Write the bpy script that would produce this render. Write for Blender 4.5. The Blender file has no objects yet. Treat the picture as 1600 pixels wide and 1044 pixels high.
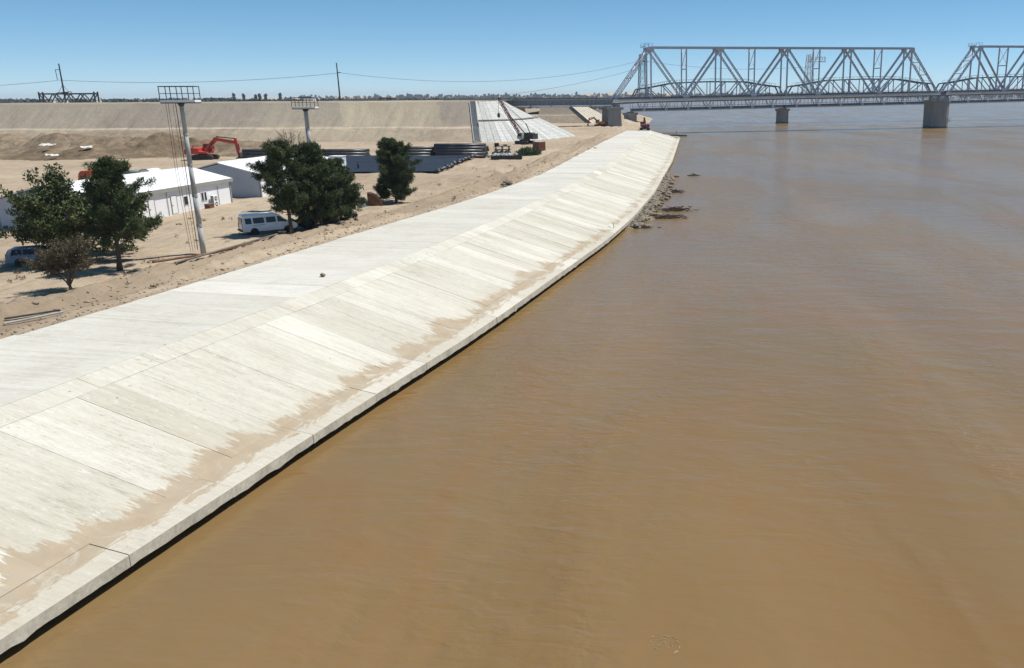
import bpy, math, random
import numpy as np
from mathutils import Vector, Matrix
R = math.radians
random.seed(7); rng = np.random.default_rng(7)
sc = bpy.context.scene
col = sc.collection

# ------------------------------------------------------------ camera
CAM_Z = 18.0
HAZE = 0.00009
cam_d = bpy.data.cameras.new('camera'); cam = bpy.data.objects.new('camera', cam_d); col.objects.link(cam)
cam_d.sensor_width = 36.0; cam_d.lens = 1327.0/1600.0*36.0
cam_d.shift_x = (800.0-1019.0)/1600.0
cam_d.clip_start = 0.5; cam_d.clip_end = 30000
pitch, roll = math.atan((522-149.5)/1327.0), R(0.36)
fw = Vector((0, math.cos(pitch), -math.sin(pitch))); up0 = Vector((0, math.sin(pitch), math.cos(pitch))); rt0 = Vector((1, 0, 0))
rt = rt0*math.cos(roll)-up0*math.sin(roll); up = up0*math.cos(roll)+rt0*math.sin(roll)
M3 = Matrix((rt, up, -fw)).transposed().to_4x4(); M3.translation = Vector((0, 0, CAM_Z))
cam.matrix_world = M3
sc.camera = cam

# ------------------------------------------------------------ sky, sun, exposure
SUN_EL, SUN_AZ = 62.0, 24.0       # azimuth counted from +X towards +Y
world = bpy.data.worlds.new('World'); sc.world = world; world.use_nodes = True
wn = world.node_tree; wn.nodes.clear()
sky = wn.nodes.new('ShaderNodeTexSky'); sky.sky_type = 'NISHITA'; sky.sun_disc = False
sky.sun_elevation = R(SUN_EL); sky.sun_rotation = R(90-SUN_AZ)
sky.altitude = 200; sky.air_density = 0.4; sky.dust_density = 0.0; sky.ozone_density = 2.0
bg = wn.nodes.new('ShaderNodeBackground'); bg.inputs['Strength'].default_value = 0.15
wo = wn.nodes.new('ShaderNodeOutputWorld')
hs = wn.nodes.new('ShaderNodeHueSaturation'); hs.inputs['Saturation'].default_value = 1.4; hs.inputs['Hue'].default_value = 0.488
gm = wn.nodes.new('ShaderNodeGamma'); gm.inputs['Gamma'].default_value = 0.7
wn.links.new(sky.outputs[0], gm.inputs['Color']); wn.links.new(gm.outputs[0], hs.inputs['Color']); wn.links.new(hs.outputs[0], bg.inputs['Color']); wn.links.new(bg.outputs[0], wo.inputs['Surface'])
sun_d = bpy.data.lights.new('sun', 'SUN'); sun_d.energy = 4.0; sun_d.angle = R(0.5); sun_d.color = (1.0, 0.955, 0.89)
sun = bpy.data.objects.new('sun', sun_d); col.objects.link(sun)
sv = Vector((math.cos(R(SUN_EL))*math.cos(R(SUN_AZ)), math.cos(R(SUN_EL))*math.sin(R(SUN_AZ)), math.sin(R(SUN_EL))))
sun.rotation_euler = sv.to_track_quat('Z', 'Y').to_euler(); sun.location = (60, 20, 120)
sc.view_settings.view_transform = 'Standard'; sc.view_settings.look = 'None'
sc.view_settings.gamma = 1.0; sc.view_settings.exposure = 0.5
sc.view_settings.use_curve_mapping = False
sc.cycles.max_bounces = 6; sc.cycles.volume_bounces = 0; sc.cycles.use_denoising = True

# ------------------------------------------------------------ helpers
class MB:
    def __init__(s): s.v = []; s.f = []
    def poly(s, pts, faces):
        b = len(s.v); s.v += [tuple(p) for p in pts]; s.f += [tuple(i+b for i in f) for f in faces]; return s
    def box(s, c, d, rz=0.0, taper=1.0):
        cx, cy, cz = c; hx, hy, hz = d[0]/2, d[1]/2, d[2]/2; ca, sa = math.cos(rz), math.sin(rz); P = []
        for z, k in ((-hz, 1.0), (hz, taper)):
            for x, y in ((-hx, -hy), (hx, -hy), (hx, hy), (-hx, hy)):
                x2, y2 = x*k, y*k; P.append((cx+x2*ca-y2*sa, cy+x2*sa+y2*ca, cz+z))
        return s.poly(P, [(3,2,1,0),(4,5,6,7),(0,1,5,4),(1,2,6,5),(2,3,7,6),(3,0,4,7)])
    def bar(s, a, b, w, h=None):
        h = h or w; a = Vector(a); b = Vector(b); d = (b-a).normalized()
        u = d.cross(Vector((0,0,1)))
        if u.length < 1e-3: u = Vector((1,0,0))
        u.normalize(); n = u.cross(d); P = []
        for p in (a, b):
            for i, j in ((-1,-1),(1,-1),(1,1),(-1,1)): P.append(p+u*(i*w/2)+n*(j*h/2))
        return s.poly(P, [(3,2,1,0),(4,5,6,7),(0,1,5,4),(1,2,6,5),(2,3,7,6),(3,0,4,7)])
    def tube(s, pts, r, n=8, cap=True):
        pts = [Vector(p) for p in pts]; rs = r if isinstance(r, (list, tuple)) else [r]*len(pts); P = []; F = []
        ref = None
        for i, p in enumerate(pts):
            d = (pts[min(i+1, len(pts)-1)]-pts[max(i-1, 0)])
            d = d.normalized() if d.length > 1e-6 else Vector((0,0,1))
            if ref is None:
                ref = d.cross(Vector((0,0,1)))
                if ref.length < 0.05: ref = Vector((1,0,0))
            u = (ref-d*ref.dot(d)).normalized(); w = d.cross(u); ref = u
            for k in range(n):
                a = 2*math.pi*k/n; P.append(p+(u*math.cos(a)+w*math.sin(a))*rs[i])
        for i in range(len(pts)-1):
            for k in range(n): F.append((i*n+k, i*n+(k+1)%n, (i+1)*n+(k+1)%n, (i+1)*n+k))
        if cap: F.append(tuple(range(n-1, -1, -1))); F.append(tuple((len(pts)-1)*n+k for k in range(n)))
        return s.poly(P, F)
    def lathe(s, c, prof, n=16):
        P = []; F = []
        for r, z in prof:
            for k in range(n):
                a = 2*math.pi*k/n; P.append((c[0]+r*math.cos(a), c[1]+r*math.sin(a), c[2]+z))
        m = len(prof)
        for i in range(m-1):
            for k in range(n): F.append((i*n+k, i*n+(k+1)%n, (i+1)*n+(k+1)%n, (i+1)*n+k))
        F.append(tuple(range(n-1, -1, -1))); F.append(tuple((m-1)*n+k for k in range(n)))
        return s.poly(P, F)
    def prism(s, prof, y0, y1, ins=0.0):
        """side profile in (x, z), extruded from y0 to y1"""
        n = len(prof); P = [(x, y0, z) for x, z in prof]+[(x, y1, z) for x, z in prof]
        F = [tuple(range(n)), tuple(range(2*n-1, n-1, -1))]
        for i in range(n): F.append((i, i+n, (i+1)%n+n, (i+1)%n))
        return s.poly(P, F)
    def wheel(s, c, r, w, n=20):
        cx, cy, cz = c; P = []; F = []
        prof = [(r*.55, -w/2), (r*.93, -w/2), (r, -w*.3), (r, w*.3), (r*.93, w/2), (r*.55, w/2)]
        for q, y in prof:
            for k in range(n):
                a = 2*math.pi*k/n; P.append((cx+q*math.cos(a), cy+y, cz+q*math.sin(a)))
        m = len(prof)
        for i in range(m-1):
            for k in range(n): F.append((i*n+(k+1)%n, i*n+k, (i+1)*n+k, (i+1)*n+(k+1)%n))
        F.append(tuple(range(n))); F.append(tuple((m-1)*n+k for k in range(n-1, -1, -1)))
        return s.poly(P, F)
    def mesh(s, name, m=None, smooth=False):
        me = bpy.data.meshes.new(name); me.from_pydata(s.v, [], s.f); me.update()
        if m: me.materials.append(m)
        if smooth: me.polygons.foreach_set('use_smooth', [True]*len(me.polygons))
        return me
    def build(s, name, m=None, parent=None, smooth=False, bevel=0.0, label=None):
        o = bpy.data.objects.new(name, s.mesh(name, m, smooth)); col.objects.link(o)
        if parent: o.parent = parent
        if bevel:
            b = o.modifiers.new('bevel', 'BEVEL'); b.width = bevel; b.segments = 2; b.limit_method = 'ANGLE'
        if label: o['label'] = label
        return o
def linkmesh(name, me, parent=None):
    o = bpy.data.objects.new(name, me); col.objects.link(o)
    if parent: o.parent = parent
    return o
def tag(o, label=None, cat=None, group=None, kind=None):
    if label: o['label'] = label
    if cat: o['category'] = cat
    if group: o['group'] = group
    if kind: o['kind'] = kind
    return o
def empty(name, loc, rz=0.0, label=None, cat=None, group=None):
    o = bpy.data.objects.new(name, None); col.objects.link(o); o.location = loc; o.rotation_euler = (0, 0, rz)
    o.empty_display_size = 0.3
    return tag(o, label, cat, group)
def copy_tree(o, parent=None):
    c = o.copy(); col.objects.link(c)
    if parent: c.parent = parent
    for ch in list(o.children): copy_tree(ch, c)
    return c
def npmesh(name, V, F, m=None, smooth=True, uv=None):
    """V (n,3), F (m,4) or (m,3) numpy arrays"""
    me = bpy.data.meshes.new(name); V = np.asarray(V, np.float32); F = np.asarray(F, np.int32); k = F.shape[1]
    me.vertices.add(len(V)); me.vertices.foreach_set('co', V.ravel())
    me.loops.add(F.size); me.loops.foreach_set('vertex_index', F.ravel())
    me.polygons.add(len(F)); me.polygons.foreach_set('loop_start', np.arange(0, F.size, k, dtype=np.int32))
    me.polygons.foreach_set('use_smooth', np.full(len(F), smooth))
    if uv is not None:
        l = me.uv_layers.new(name='UVMap'); l.data.foreach_set('uv', np.asarray(uv, np.float32)[F.ravel()].ravel())
    me.update(calc_edges=True); me.validate()
    if m: me.materials.append(m)
    o = bpy.data.objects.new(name, me); col.objects.link(o); return o
def grid_faces(nr, nc):
    i = np.arange(nr-1)[:, None]*nc+np.arange(nc-1)[None, :]
    return np.stack([i, i+1, i+nc+1, i+nc], -1).reshape(-1, 4)
_perm = np.random.default_rng(3).random((256, 256))
def vnoise(x, y):
    xi = np.floor(x).astype(int); yi = np.floor(y).astype(int); fx = x-xi; fy = y-yi
    fx = fx*fx*(3-2*fx); fy = fy*fy*(3-2*fy); g = lambda a, b: _perm[a & 255, b & 255]
    return (g(xi,yi)*(1-fx)+g(xi+1,yi)*fx)*(1-fy)+(g(xi,yi+1)*(1-fx)+g(xi+1,yi+1)*fx)*fy
def fbm(x, y, o=4, g=0.5):
    a, s, t = 1.0, 0.0, 0.0
    for i in range(o): s = s+a*vnoise(x*2**i+17.3*i, y*2**i+9.1*i); t += a; a *= g
    return s/t
def sstep(a, b, x):
    t = np.clip((x-a)/(b-a), 0, 1); return t*t*(3-2*t)

# ------------------------------------------------------------ materials
def new_mat(name, rough=0.8, metal=0.0, spec=0.3):
    m = bpy.data.materials.new(name); m.use_nodes = True; nt = m.node_tree; b = nt.nodes['Principled BSDF']
    b.inputs['Roughness'].default_value = rough; b.inputs['Metallic'].default_value = metal
    b.inputs['Specular IOR Level'].default_value = spec
    return m, nt, b
class N:
    """small node-writing helper"""
    def __init__(s, nt): s.nt = nt; s.pos = None
    def P(s):
        if s.pos is None: s.pos = s.nt.nodes.new('ShaderNodeNewGeometry').outputs['Position']
        return s.pos
    def obj(s): return s.nt.nodes.new('ShaderNodeTexCoord').outputs['Object']
    def uv(s): return s.nt.nodes.new('ShaderNodeTexCoord').outputs['UV']
    def map(s, v, scale=(1,1,1), rot=(0,0,0), loc=(0,0,0)):
        n = s.nt.nodes.new('ShaderNodeMapping'); n.inputs['Scale'].default_value = scale; n.inputs['Rotation'].default_value = rot
        n.inputs['Location'].default_value = loc; s.nt.links.new(v, n.inputs['Vector']); return n.outputs[0]
    def noise(s, v, scale=1.0, detail=4, rough=0.55, dist=0.0):
        n = s.nt.nodes.new('ShaderNodeTexNoise'); n.inputs['Scale'].default_value = scale; n.inputs['Detail'].default_value = detail
        n.inputs['Roughness'].default_value = rough; n.inputs['Distortion'].default_value = dist
        s.nt.links.new(v, n.inputs['Vector']); return n.outputs['Fac']
    def voro(s, v, scale=1.0, feat='F1'):
        n = s.nt.nodes.new('ShaderNodeTexVoronoi'); n.feature = feat; n.inputs['Scale'].default_value = scale
        s.nt.links.new(v, n.inputs['Vector']); return n.outputs['Distance']
    def math(s, op, a, b=None, c=None, clamp=False):
        n = s.nt.nodes.new('ShaderNodeMath'); n.operation = op; n.use_clamp = clamp
        for i, x in enumerate((a, b, c)):
            if x is None: continue
            if isinstance(x, (int, float)): n.inputs[i].default_value = x
            else: s.nt.links.new(x, n.inputs[i])
        return n.outputs[0]
    def ramp(s, f, stops):
        n = s.nt.nodes.new('ShaderNodeValToRGB'); e = n.color_ramp.elements
        while len(e) < len(stops): e.new(0.5)
        for el, (p, c) in zip(e, stops): el.position = p; el.color = (c[0], c[1], c[2], 1) if not isinstance(c, (int, float)) else (c, c, c, 1)
        s.nt.links.new(f, n.inputs[0]); return n.outputs[0]
    def smooth(s, x, a, b):
        n = s.nt.nodes.new('ShaderNodeMapRange'); n.interpolation_type = 'SMOOTHSTEP'
        n.inputs['From Min'].default_value = a; n.inputs['From Max'].default_value = b
        s.nt.links.new(x, n.inputs['Value']); return n.outputs[0]
    def mix(s, f, a, b, mode='MIX'):
        n = s.nt.nodes.new('ShaderNodeMix'); n.data_type = 'RGBA'; n.blend_type = mode
        for i, x in ((0, f), (6, a), (7, b)):
            if isinstance(x, (int, float)): n.inputs[i].default_value = x
            elif isinstance(x, tuple): n.inputs[i].default_value = (x[0], x[1], x[2], 1)
            else: s.nt.links.new(x, n.inputs[i])
        return n.outputs[2]
    def sep(s, v):
        n = s.nt.nodes.new('ShaderNodeSeparateXYZ'); s.nt.links.new(v, n.inputs[0]); return n.outputs
    def bump(s, h, b, dist=0.05, strength=1.0):
        n = s.nt.nodes.new('ShaderNodeBump'); n.inputs['Distance'].default_value = dist; n.inputs['Strength'].default_value = strength
        s.nt.links.new(h, n.inputs['Height']); s.nt.links.new(n.outputs[0], b.inputs['Normal'])
    def rand(s): return s.nt.nodes.new('ShaderNodeObjectInfo').outputs['Random']
def plain(name, c, rough=0.6, metal=0.0, spec=0.4, var=0.12, scale=3.0, dirt=None, dirt_amt=0.3):
    """paint or metal with slight mottling and dust"""
    m, nt, b = new_mat(name, rough, metal, spec); n = N(nt)
    f = n.noise(n.P(), scale, 5, 0.6)
    k = lambda q: tuple(min(1, x*q) for x in c)
    cc = n.ramp(f, [(0.3, k(1-var)), (0.7, k(1+var))])
    if dirt:
        g = n.smooth(n.noise(n.P(), scale*0.7, 6, 0.7), 0.45, 0.75)
        cc = n.mix(n.math('MULTIPLY', g, dirt_amt), cc, dirt)
    nt.links.new(cc, b.inputs['Base Color'])
    n.bump(n.noise(n.P(), scale*6, 3), b, 0.004, 0.5)
    return m

def mat_sand(name, lo, mid, hi, big=0.03, grey=None, tracks=False, bumpd=0.12, path=False):
    m, nt, b = new_mat(name, 0.95, 0, 0.15); n = N(nt); p = n.P()
    f = n.math('ADD', n.math('MULTIPLY', n.noise(p, big, 5, 0.6), 0.55), n.math('MULTIPLY', n.noise(p, 0.45, 6, 0.65), 0.45))
    c = n.ramp(f, [(0.36, lo), (0.5, mid), (0.63, hi)])
    if grey:
        z = n.sep(p)[2]
        g = n.math('ADD', z, n.math('MULTIPLY', n.noise(p, 0.05, 4), 5.0))
        c = n.mix(n.math('MULTIPLY', n.smooth(g, 9.5, 12.5), 0.8), c, grey)
    if path:
        z = n.math('ADD', n.sep(p)[2], n.math('MULTIPLY', n.noise(p, 0.04, 3), 0.9))
        l = n.math('MULTIPLY', n.smooth(z, 8.25, 8.5), n.smooth(z, 9.05, 8.8))
        c = n.mix(n.math('MULTIPLY', l, 0.8), c, (0.52, 0.43, 0.32))
        pt = n.smooth(n.noise(n.map(p, (1, 0.25, 0.25)), 0.016, 2, 0.5, 0.4), 0.50, 0.54)
        c = n.mix(n.math('MULTIPLY', pt, 0.25), c, (0.40, 0.35, 0.25))
        px_ = n.math('ADD', n.sep(p)[0], n.math('ADD', n.math('MULTIPLY', n.sep(p)[2], 0.75), n.math('MULTIPLY', n.noise(p, 0.12, 4), 4.0)))
        fr_ = n.math('MULTIPLY', n.math('MULTIPLY', n.smooth(px_, -96.5, -95.5), n.smooth(px_, -60.5, -62.5)), n.smooth(z, 8.9, 9.3))
        f2_ = n.math('MULTIPLY', n.math('MULTIPLY', n.smooth(px_, -86.5, -85.5), n.smooth(px_, -60.5, -62.5)), n.smooth(z, 8.9, 9.3))
        c = n.mix(n.math('MULTIPLY', fr_, 0.85), c, (0.40, 0.345, 0.245)); c = n.mix(n.math('MULTIPLY', f2_, 0.45), c, (0.33, 0.275, 0.205))
    if tracks:
        w = n.math('ADD', n.noise(n.map(p, (1.6, 0.10, 1), (0, 0, R(-16))), 1.0, 5, 0.7, 0.6), 0.0)
        c = n.mix(n.math('MULTIPLY', n.smooth(w, 0.52, 0.66), 0.45), c, tuple(x*0.62 for x in mid))
        w2 = n.noise(n.map(p, (0.9, 0.05, 1), (0, 0, R(-13))), 1.0, 4, 0.6, 0.4)
        c = n.mix(n.math('MULTIPLY', n.smooth(w2, 0.55, 0.7), 0.35), c, tuple(min(1, x*1.3) for x in mid))
    if tracks:
        at = nt.nodes.new('ShaderNodeAttribute'); at.attribute_name = 'churn'
        ch = n.math('MULTIPLY', n.smooth(n.math('ADD', at.outputs['Fac'], n.math('MULTIPLY', n.math('SUBTRACT', n.noise(p, 1.3, 6, 0.7), 0.5), 0.9)), 0.05, 0.5), 0.5)
        c = n.mix(ch, c, (0.22, 0.165, 0.112))
    sp = n.smooth(n.noise(p, 2.6, 6, 0.75), 0.60, 0.74)
    c = n.mix(n.math('MULTIPLY', sp, 0.35), c, tuple(x*0.5 for x in lo))
    nt.links.new(c, b.inputs['Base Color'])
    h = n.math('ADD', n.noise(p, 1.1, 8, 0.7), n.math('MULTIPLY', n.noise(p, 6.0, 4, 0.7), 0.25))
    n.bump(h, b, bumpd, 1.0)
    return m
M = {}
M['sand'] = mat_sand('sand', (0.28, 0.217, 0.15), (0.378, 0.30, 0.213), (0.45, 0.368, 0.27), tracks=True, bumpd=0.22)
M['berm'] = mat_sand('berm_earth', (0.22, 0.175, 0.125), (0.31, 0.25, 0.182), (0.38, 0.31, 0.23), 0.02, grey=(0.255, 0.222, 0.182), bumpd=0.3, path=True)
M['mound'] = mat_sand('mound_earth', (0.12, 0.085, 0.052), (0.20, 0.148, 0.095), (0.33, 0.255, 0.175), 0.06, bumpd=0.5)
M['plain'] = mat_sand('plain_earth', (0.20, 0.18, 0.12), (0.30, 0.25, 0.175), (0.38, 0.31, 0.22), 0.004)
M['dune'] = mat_sand('dune_sand', (0.40, 0.31, 0.22), (0.47, 0.37, 0.27), (0.52, 0.42, 0.31), 0.004)
M['bank'] = mat_sand('bank_mud', (0.16, 0.12, 0.08), (0.26, 0.20, 0.135), (0.38, 0.30, 0.21), 0.05, bumpd=0.35)

def mat_water():
    m, nt, b = new_mat('river_water', 0.2, 0, 0.5); n = N(nt); p = n.P()
    b.inputs['IOR'].default_value = 1.31
    f = n.noise(n.map(p, (1, 0.22, 1), (0, 0, R(-14))), 0.035, 5, 0.6, 0.8)
    c = n.ramp(f, [(0.3, (0.175, 0.108, 0.043)), (0.5, (0.200, 0.127, 0.053)), (0.72, (0.228, 0.152, 0.070))])
    fo = n.smooth(n.noise(n.map(p, (1, 0.4, 1), (0, 0, R(-14)), (40, 9, 0)), 0.012, 4, 0.55, 1.2), 0.42, 0.62)
    c = n.mix(n.math('MULTIPLY', fo, 0.35), c, (0.165, 0.118, 0.062))
    mo = n.noise(n.map(p, (1, 0.5, 1), (0, 0, R(-10))), 0.11, 5, 0.65, 1.0)
    c = n.mix(1.0, c, n.ramp(mo, [(0.34, (1.05, 0.98, 0.92)), (0.5, (1.0, 1.0, 1.0)), (0.66, (0.97, 1.02, 1.02))]), 'MULTIPLY')
    nt.links.new(c, b.inputs['Base Color'])
    gust = n.smooth(n.noise(n.map(p, (1, 0.35, 1), (0, 0, R(-20))), 0.055, 4, 0.6, 1.0), 0.40, 0.64)
    gust = n.math('ADD', n.math('MULTIPLY', gust, 0.85), 0.15)
    r1 = n.noise(n.map(p, (0.6, 1.25, 1), (0, 0, R(48))), 1.15, 3, 0.5, 0.5)
    r2 = n.noise(n.map(p, (0.6, 1.2, 1), (0, 0, R(-30))), 0.33, 3, 0.55, 0.6)
    r3 = n.noise(n.map(p, (0.7, 1.3, 1), (0, 0, R(60))), 4.6, 2, 0.5, 0.2)
    h = n.math('ADD', n.math('MULTIPLY', n.math('MULTIPLY', r1, gust), 0.20), n.math('MULTIPLY', r2, 0.16))
    h = n.math('ADD', h, n.math('MULTIPLY', n.math('MULTIPLY', r3, gust), 0.022))
    n.bump(h, b, 1.0, 1.0)
    rr = n.math('ADD', n.math('MULTIPLY', gust, 0.06), 0.19); nt.links.new(rr, b.inputs['Roughness'])
    return m
M['water'] = mat_water()

def mat_slab(name, kind):
    """concrete with coordinates: u = metres along the bank, v = metres up from the waterside edge"""
    m, nt, b = new_mat(name, 0.9, 0, 0.2); n = N(nt); uv = n.uv(); p = n.P(); u = n.sep(uv)
    streak = n.noise(n.map(uv, (2.4, 0.16, 1)), 1.0, 6, 0.62, 0.15)
    cloud = n.noise(uv, 0.16, 5, 0.6)
    fine = n.noise(n.map(uv, (6.0, 1.1, 1)), 1.5, 6, 0.7)
    f = n.math('ADD', n.math('MULTIPLY', streak, 0.42), n.math('ADD', n.math('MULTIPLY', cloud, 0.22), n.math('MULTIPLY', fine, 0.36)))
    if kind == 'top':
        c = n.ramp(f, [(0.36, (0.41, 0.391, 0.337)), (0.47, (0.525, 0.505, 0.448)), (0.62, (0.60, 0.581, 0.524))])
    else:
        c = n.ramp(f, [(0.36, (0.36, 0.338, 0.275)), (0.46, (0.505, 0.480, 0.410)), (0.62, (0.60, 0.578, 0.510))])
    tint = n.ramp(n.rand(), [(0.0, (0.82, 0.81, 0.76)), (0.25, (1.0, 1.0, 0.98)), (0.5, (0.89, 0.885, 0.85)), (0.78, (1.0, 1.0, 0.99)), (0.9, (1.06, 1.06, 1.06)), (1.0, (1.2, 1.21, 1.23))])
    c = n.mix(1.0 if kind != 'top' else 0.5, c, tint, 'MULTIPLY')
    # sand stains, cement runs and pitting
    st = n.smooth(n.noise(n.map(uv, (0.9, 0.22, 1)), 0.55, 5, 0.65, 0.3), 0.56, 0.74)
    c = n.mix(n.math('MULTIPLY', st, 0.45 if kind != 'top' else 0.25), c, (0.46, 0.385, 0.295))
    if kind == 'slope':
        crest = n.smooth(u[1], 8.2, 11.4)
        pit = n.smooth(n.noise(n.map(uv, (3.0, 1.4, 1)), 1.6, 5, 0.75), 0.57, 0.66)
        pz = n.smooth(n.noise(n.map(uv, (1, 0.5, 1)), 0.12, 3, 0.5), 0.46, 0.58)
        c = n.mix(n.math('MULTIPLY', n.math('MULTIPLY', pit, pz), n.math('ADD', n.math('MULTIPLY', crest, 0.7), 0.25)), c, (0.16, 0.14, 0.11))
    gr = n.noise(n.map(uv, (1.3, 0.8, 1)), 5.5, 6, 0.8)
    c = n.mix(n.math('MULTIPLY', n.smooth(gr, 0.56, 0.68), 0.34), c, (0.30, 0.275, 0.215))
    blot = n.smooth(n.noise(n.map(uv, (0.6, 0.5, 1)), 0.45, 6, 0.7, 0.4), 0.50, 0.70)
    c = n.mix(n.math('MULTIPLY', blot, 0.30), c, (0.40, 0.365, 0.285))
    spk = n.smooth(n.noise(uv, 2.2, 3, 0.5), 0.72, 0.745)
    c = n.mix(n.math('MULTIPLY', spk, 0.6), c, (0.13, 0.115, 0.095))
    # hairline cracks and trowel marks running down the slabs, in patches
    ck = n.noise(n.map(uv, (1.5, 0.11, 1)), 2.2, 5, 0.6, 0.5)
    ln = n.smooth(n.math('ABSOLUTE', n.math('SUBTRACT', ck, 0.5)), 0.010, 0.003)
    ckp = n.smooth(n.noise(uv, 0.20, 3, 0.6), 0.50, 0.62)
    c = n.mix(n.math('MULTIPLY', n.math('MULTIPLY', ln, ckp), 0.55), c, (0.22, 0.19, 0.15))
    lt = n.smooth(n.noise(n.map(uv, (2.0, 0.6, 1)), 1.9, 7, 0.75), 0.57, 0.63)
    c = n.mix(n.math('MULTIPLY', lt, 0.5), c, (0.63, 0.62, 0.585))
    if kind in ('slope', 'toe'):
        # dried river mud lying in the toe channel
        lob = n.math('MULTIPLY', n.math('SUBTRACT', n.noise(n.map(uv, (1, 0, 1)), 0.21, 3, 0.55), 0.45), 8.0)
        fr = n.math('MULTIPLY', n.math('SUBTRACT', n.noise(n.map(uv, (3.4, 0.55, 1)), 1.0, 9, 0.74, 0.2), 0.5), 4.6)
        hi = n.math('ADD', n.math('ADD', lob, fr), 2.05)
        far = n.smooth(u[0], 95.0, 150.0)
        hi = n.math('SUBTRACT', hi, n.math('MULTIPLY', far, 1.2))
        lo = n.math('ADD', n.math('MULTIPLY', n.math('SUBTRACT', n.noise(n.map(uv, (0.45, 1.6, 1)), 1.2, 9, 0.76, 0.5), 0.5), 4.2), 0.85)
        a = n.smooth(n.math('SUBTRACT', hi, u[1]), -0.05, 0.08); d = n.smooth(n.math('SUBTRACT', u[1], lo), -0.05, 0.08)
        mk = n.math('MULTIPLY', a, d)
        mud = n.ramp(n.noise(uv, 1.4, 5, 0.65), [(0.3, (0.30, 0.235, 0.158)), (0.55, (0.37, 0.295, 0.204)), (0.75, (0.42, 0.342, 0.248))])
        thin = n.math('ADD', n.math('MULTIPLY', n.smooth(n.noise(uv, 0.7, 7, 0.7), 0.36, 0.60), 0.22), 0.74)
        film = n.math('MULTIPLY', n.smooth(n.math('SUBTRACT', n.math('ADD', hi, 1.6), u[1]), 0.0, 2.2), 0.28)
        c = n.mix(film, c, (0.45, 0.395, 0.315))
        hole = n.math('ADD', n.math('MULTIPLY', n.smooth(n.noise(n.map(uv, (1, 0.8, 1)), 0.55, 8, 0.72, 0.5), 0.36, 0.47), 0.65), 0.35)
        c = n.mix(n.math('MULTIPLY', n.math('MULTIPLY', mk, thin), hole), c, mud)
    nt.links.new(c, b.inputs['Base Color'])
    n.bump(n.math('ADD', n.math('MULTIPLY', fine, 0.6), n.math('MULTIPLY', n.noise(uv, 9.0, 3), 0.3)), b, 0.035, 0.8)
    return m
M['slope'] = mat_slab('slope_concrete', 'slope'); M['toe'] = mat_slab('toe_concrete', 'toe'); M['top'] = mat_slab('top_concrete', 'top')
def mat_concrete(name, c, var=0.2, wet=None):
    m, nt, b = new_mat(name, 0.88, 0, 0.25); n = N(nt); p = n.P()
    f = n.math('ADD', n.math('MULTIPLY', n.noise(n.map(p, (1, 1, 0.25)), 0.9, 6, 0.65), 0.6), n.math('MULTIPLY', n.noise(p, 5, 4, 0.6), 0.4))
    cc = n.ramp(f, [(0.33, tuple(x*(1-var) for x in c)), (0.66, tuple(min(1, x*(1+var)) for x in c))])
    if wet is not None:
        z = n.math('ADD', n.sep(p)[2], n.math('MULTIPLY', n.noise(p, 0.8, 4), 0.8))
        cc = n.mix(n.smooth(z, wet+0.5, wet), cc, tuple(x*0.35 for x in c))
    nt.links.new(cc, b.inputs['Base Color']); n.bump(f, b, 0.03, 0.7); return m
M['pier'] = mat_concrete('pier_concrete', (0.25, 0.25, 0.24), wet=1.0)
M['kerb'] = mat_concrete('wall_concrete', (0.47, 0.435, 0.35), 0.32, wet=0.28)
M['stair'] = mat_concrete('stair_concrete', (0.36, 0.35, 0.33))
M['mast'] = mat_concrete('mast_concrete', (0.37, 0.365, 0.35))
def mat_panelled(name):
    m, nt, b = new_mat(name, 0.9, 0, 0.2); n = N(nt); uv = n.uv(); p = n.P()
    f = n.math('ADD', n.math('MULTIPLY', n.noise(n.map(uv, (2.0, 0.4, 1)), 1.2, 5, 0.65), 0.6), n.math('MULTIPLY', n.noise(p, 0.8, 5, 0.6), 0.4))
    c = n.ramp(f, [(0.35, (0.40, 0.40, 0.375)), (0.62, (0.57, 0.565, 0.54))])
    c = n.mix(1.0, c, n.ramp(n.rand(), [(0, (0.80, 0.80, 0.78)), (1, (1.08, 1.08, 1.08))]), 'MULTIPLY')
    v = n.math('FRACT', n.math('MULTIPLY', n.sep(uv)[1], 0.62)); j = n.math('MAXIMUM', n.smooth(v, 0.14, 0.07), n.smooth(n.math('FRACT', n.math('MULTIPLY', n.sep(uv)[0], 1.0257)), 0.09, 0.05))
    c = n.mix(n.math('MULTIPLY', j, 0.36), c, (0.2, 0.19, 0.17))
    nt.links.new(c, b.inputs['Base Color']); n.bump(f, b, 0.04, 0.7); return m
M['panel'] = mat_panelled('panel_concrete')
DUST = (0.40, 0.32, 0.23)
M['steel'] = plain('bridge_steel_paint', (0.44, 0.475, 0.525), 0.5, 0.0, 0.4, 0.14, 0.8, (0.25, 0.22, 0.19), 0.25)
M['steel_pale'] = plain('bridge_pale_paint', (0.76, 0.78, 0.80), 0.5, 0.0, 0.4, 0.1, 0.8, (0.3, 0.27, 0.23), 0.25)
M['steel_dark'] = plain('bridge_dark_steel', (0.12, 0.13, 0.15), 0.6, 0.0, 0.3, 0.2, 0.8)
M['girder'] = plain('girder_paint', (0.20, 0.245, 0.29), 0.5, 0.0, 0.4, 0.1, 0.5, (0.25, 0.23, 0.2), 0.2)
M['old_steel'] = plain('old_bridge_steel', (0.10, 0.125, 0.155), 0.6, 0.0, 0.3, 0.2, 0.6)
M['old_pale'] = plain('old_bridge_pale_steel', (0.66, 0.68, 0.70), 0.6, 0.0, 0.3, 0.15, 0.6)
M['wood'] = plain('sleeper_wood', (0.16, 0.13, 0.105), 0.9, 0, 0.2, 0.3, 1.5)
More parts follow.
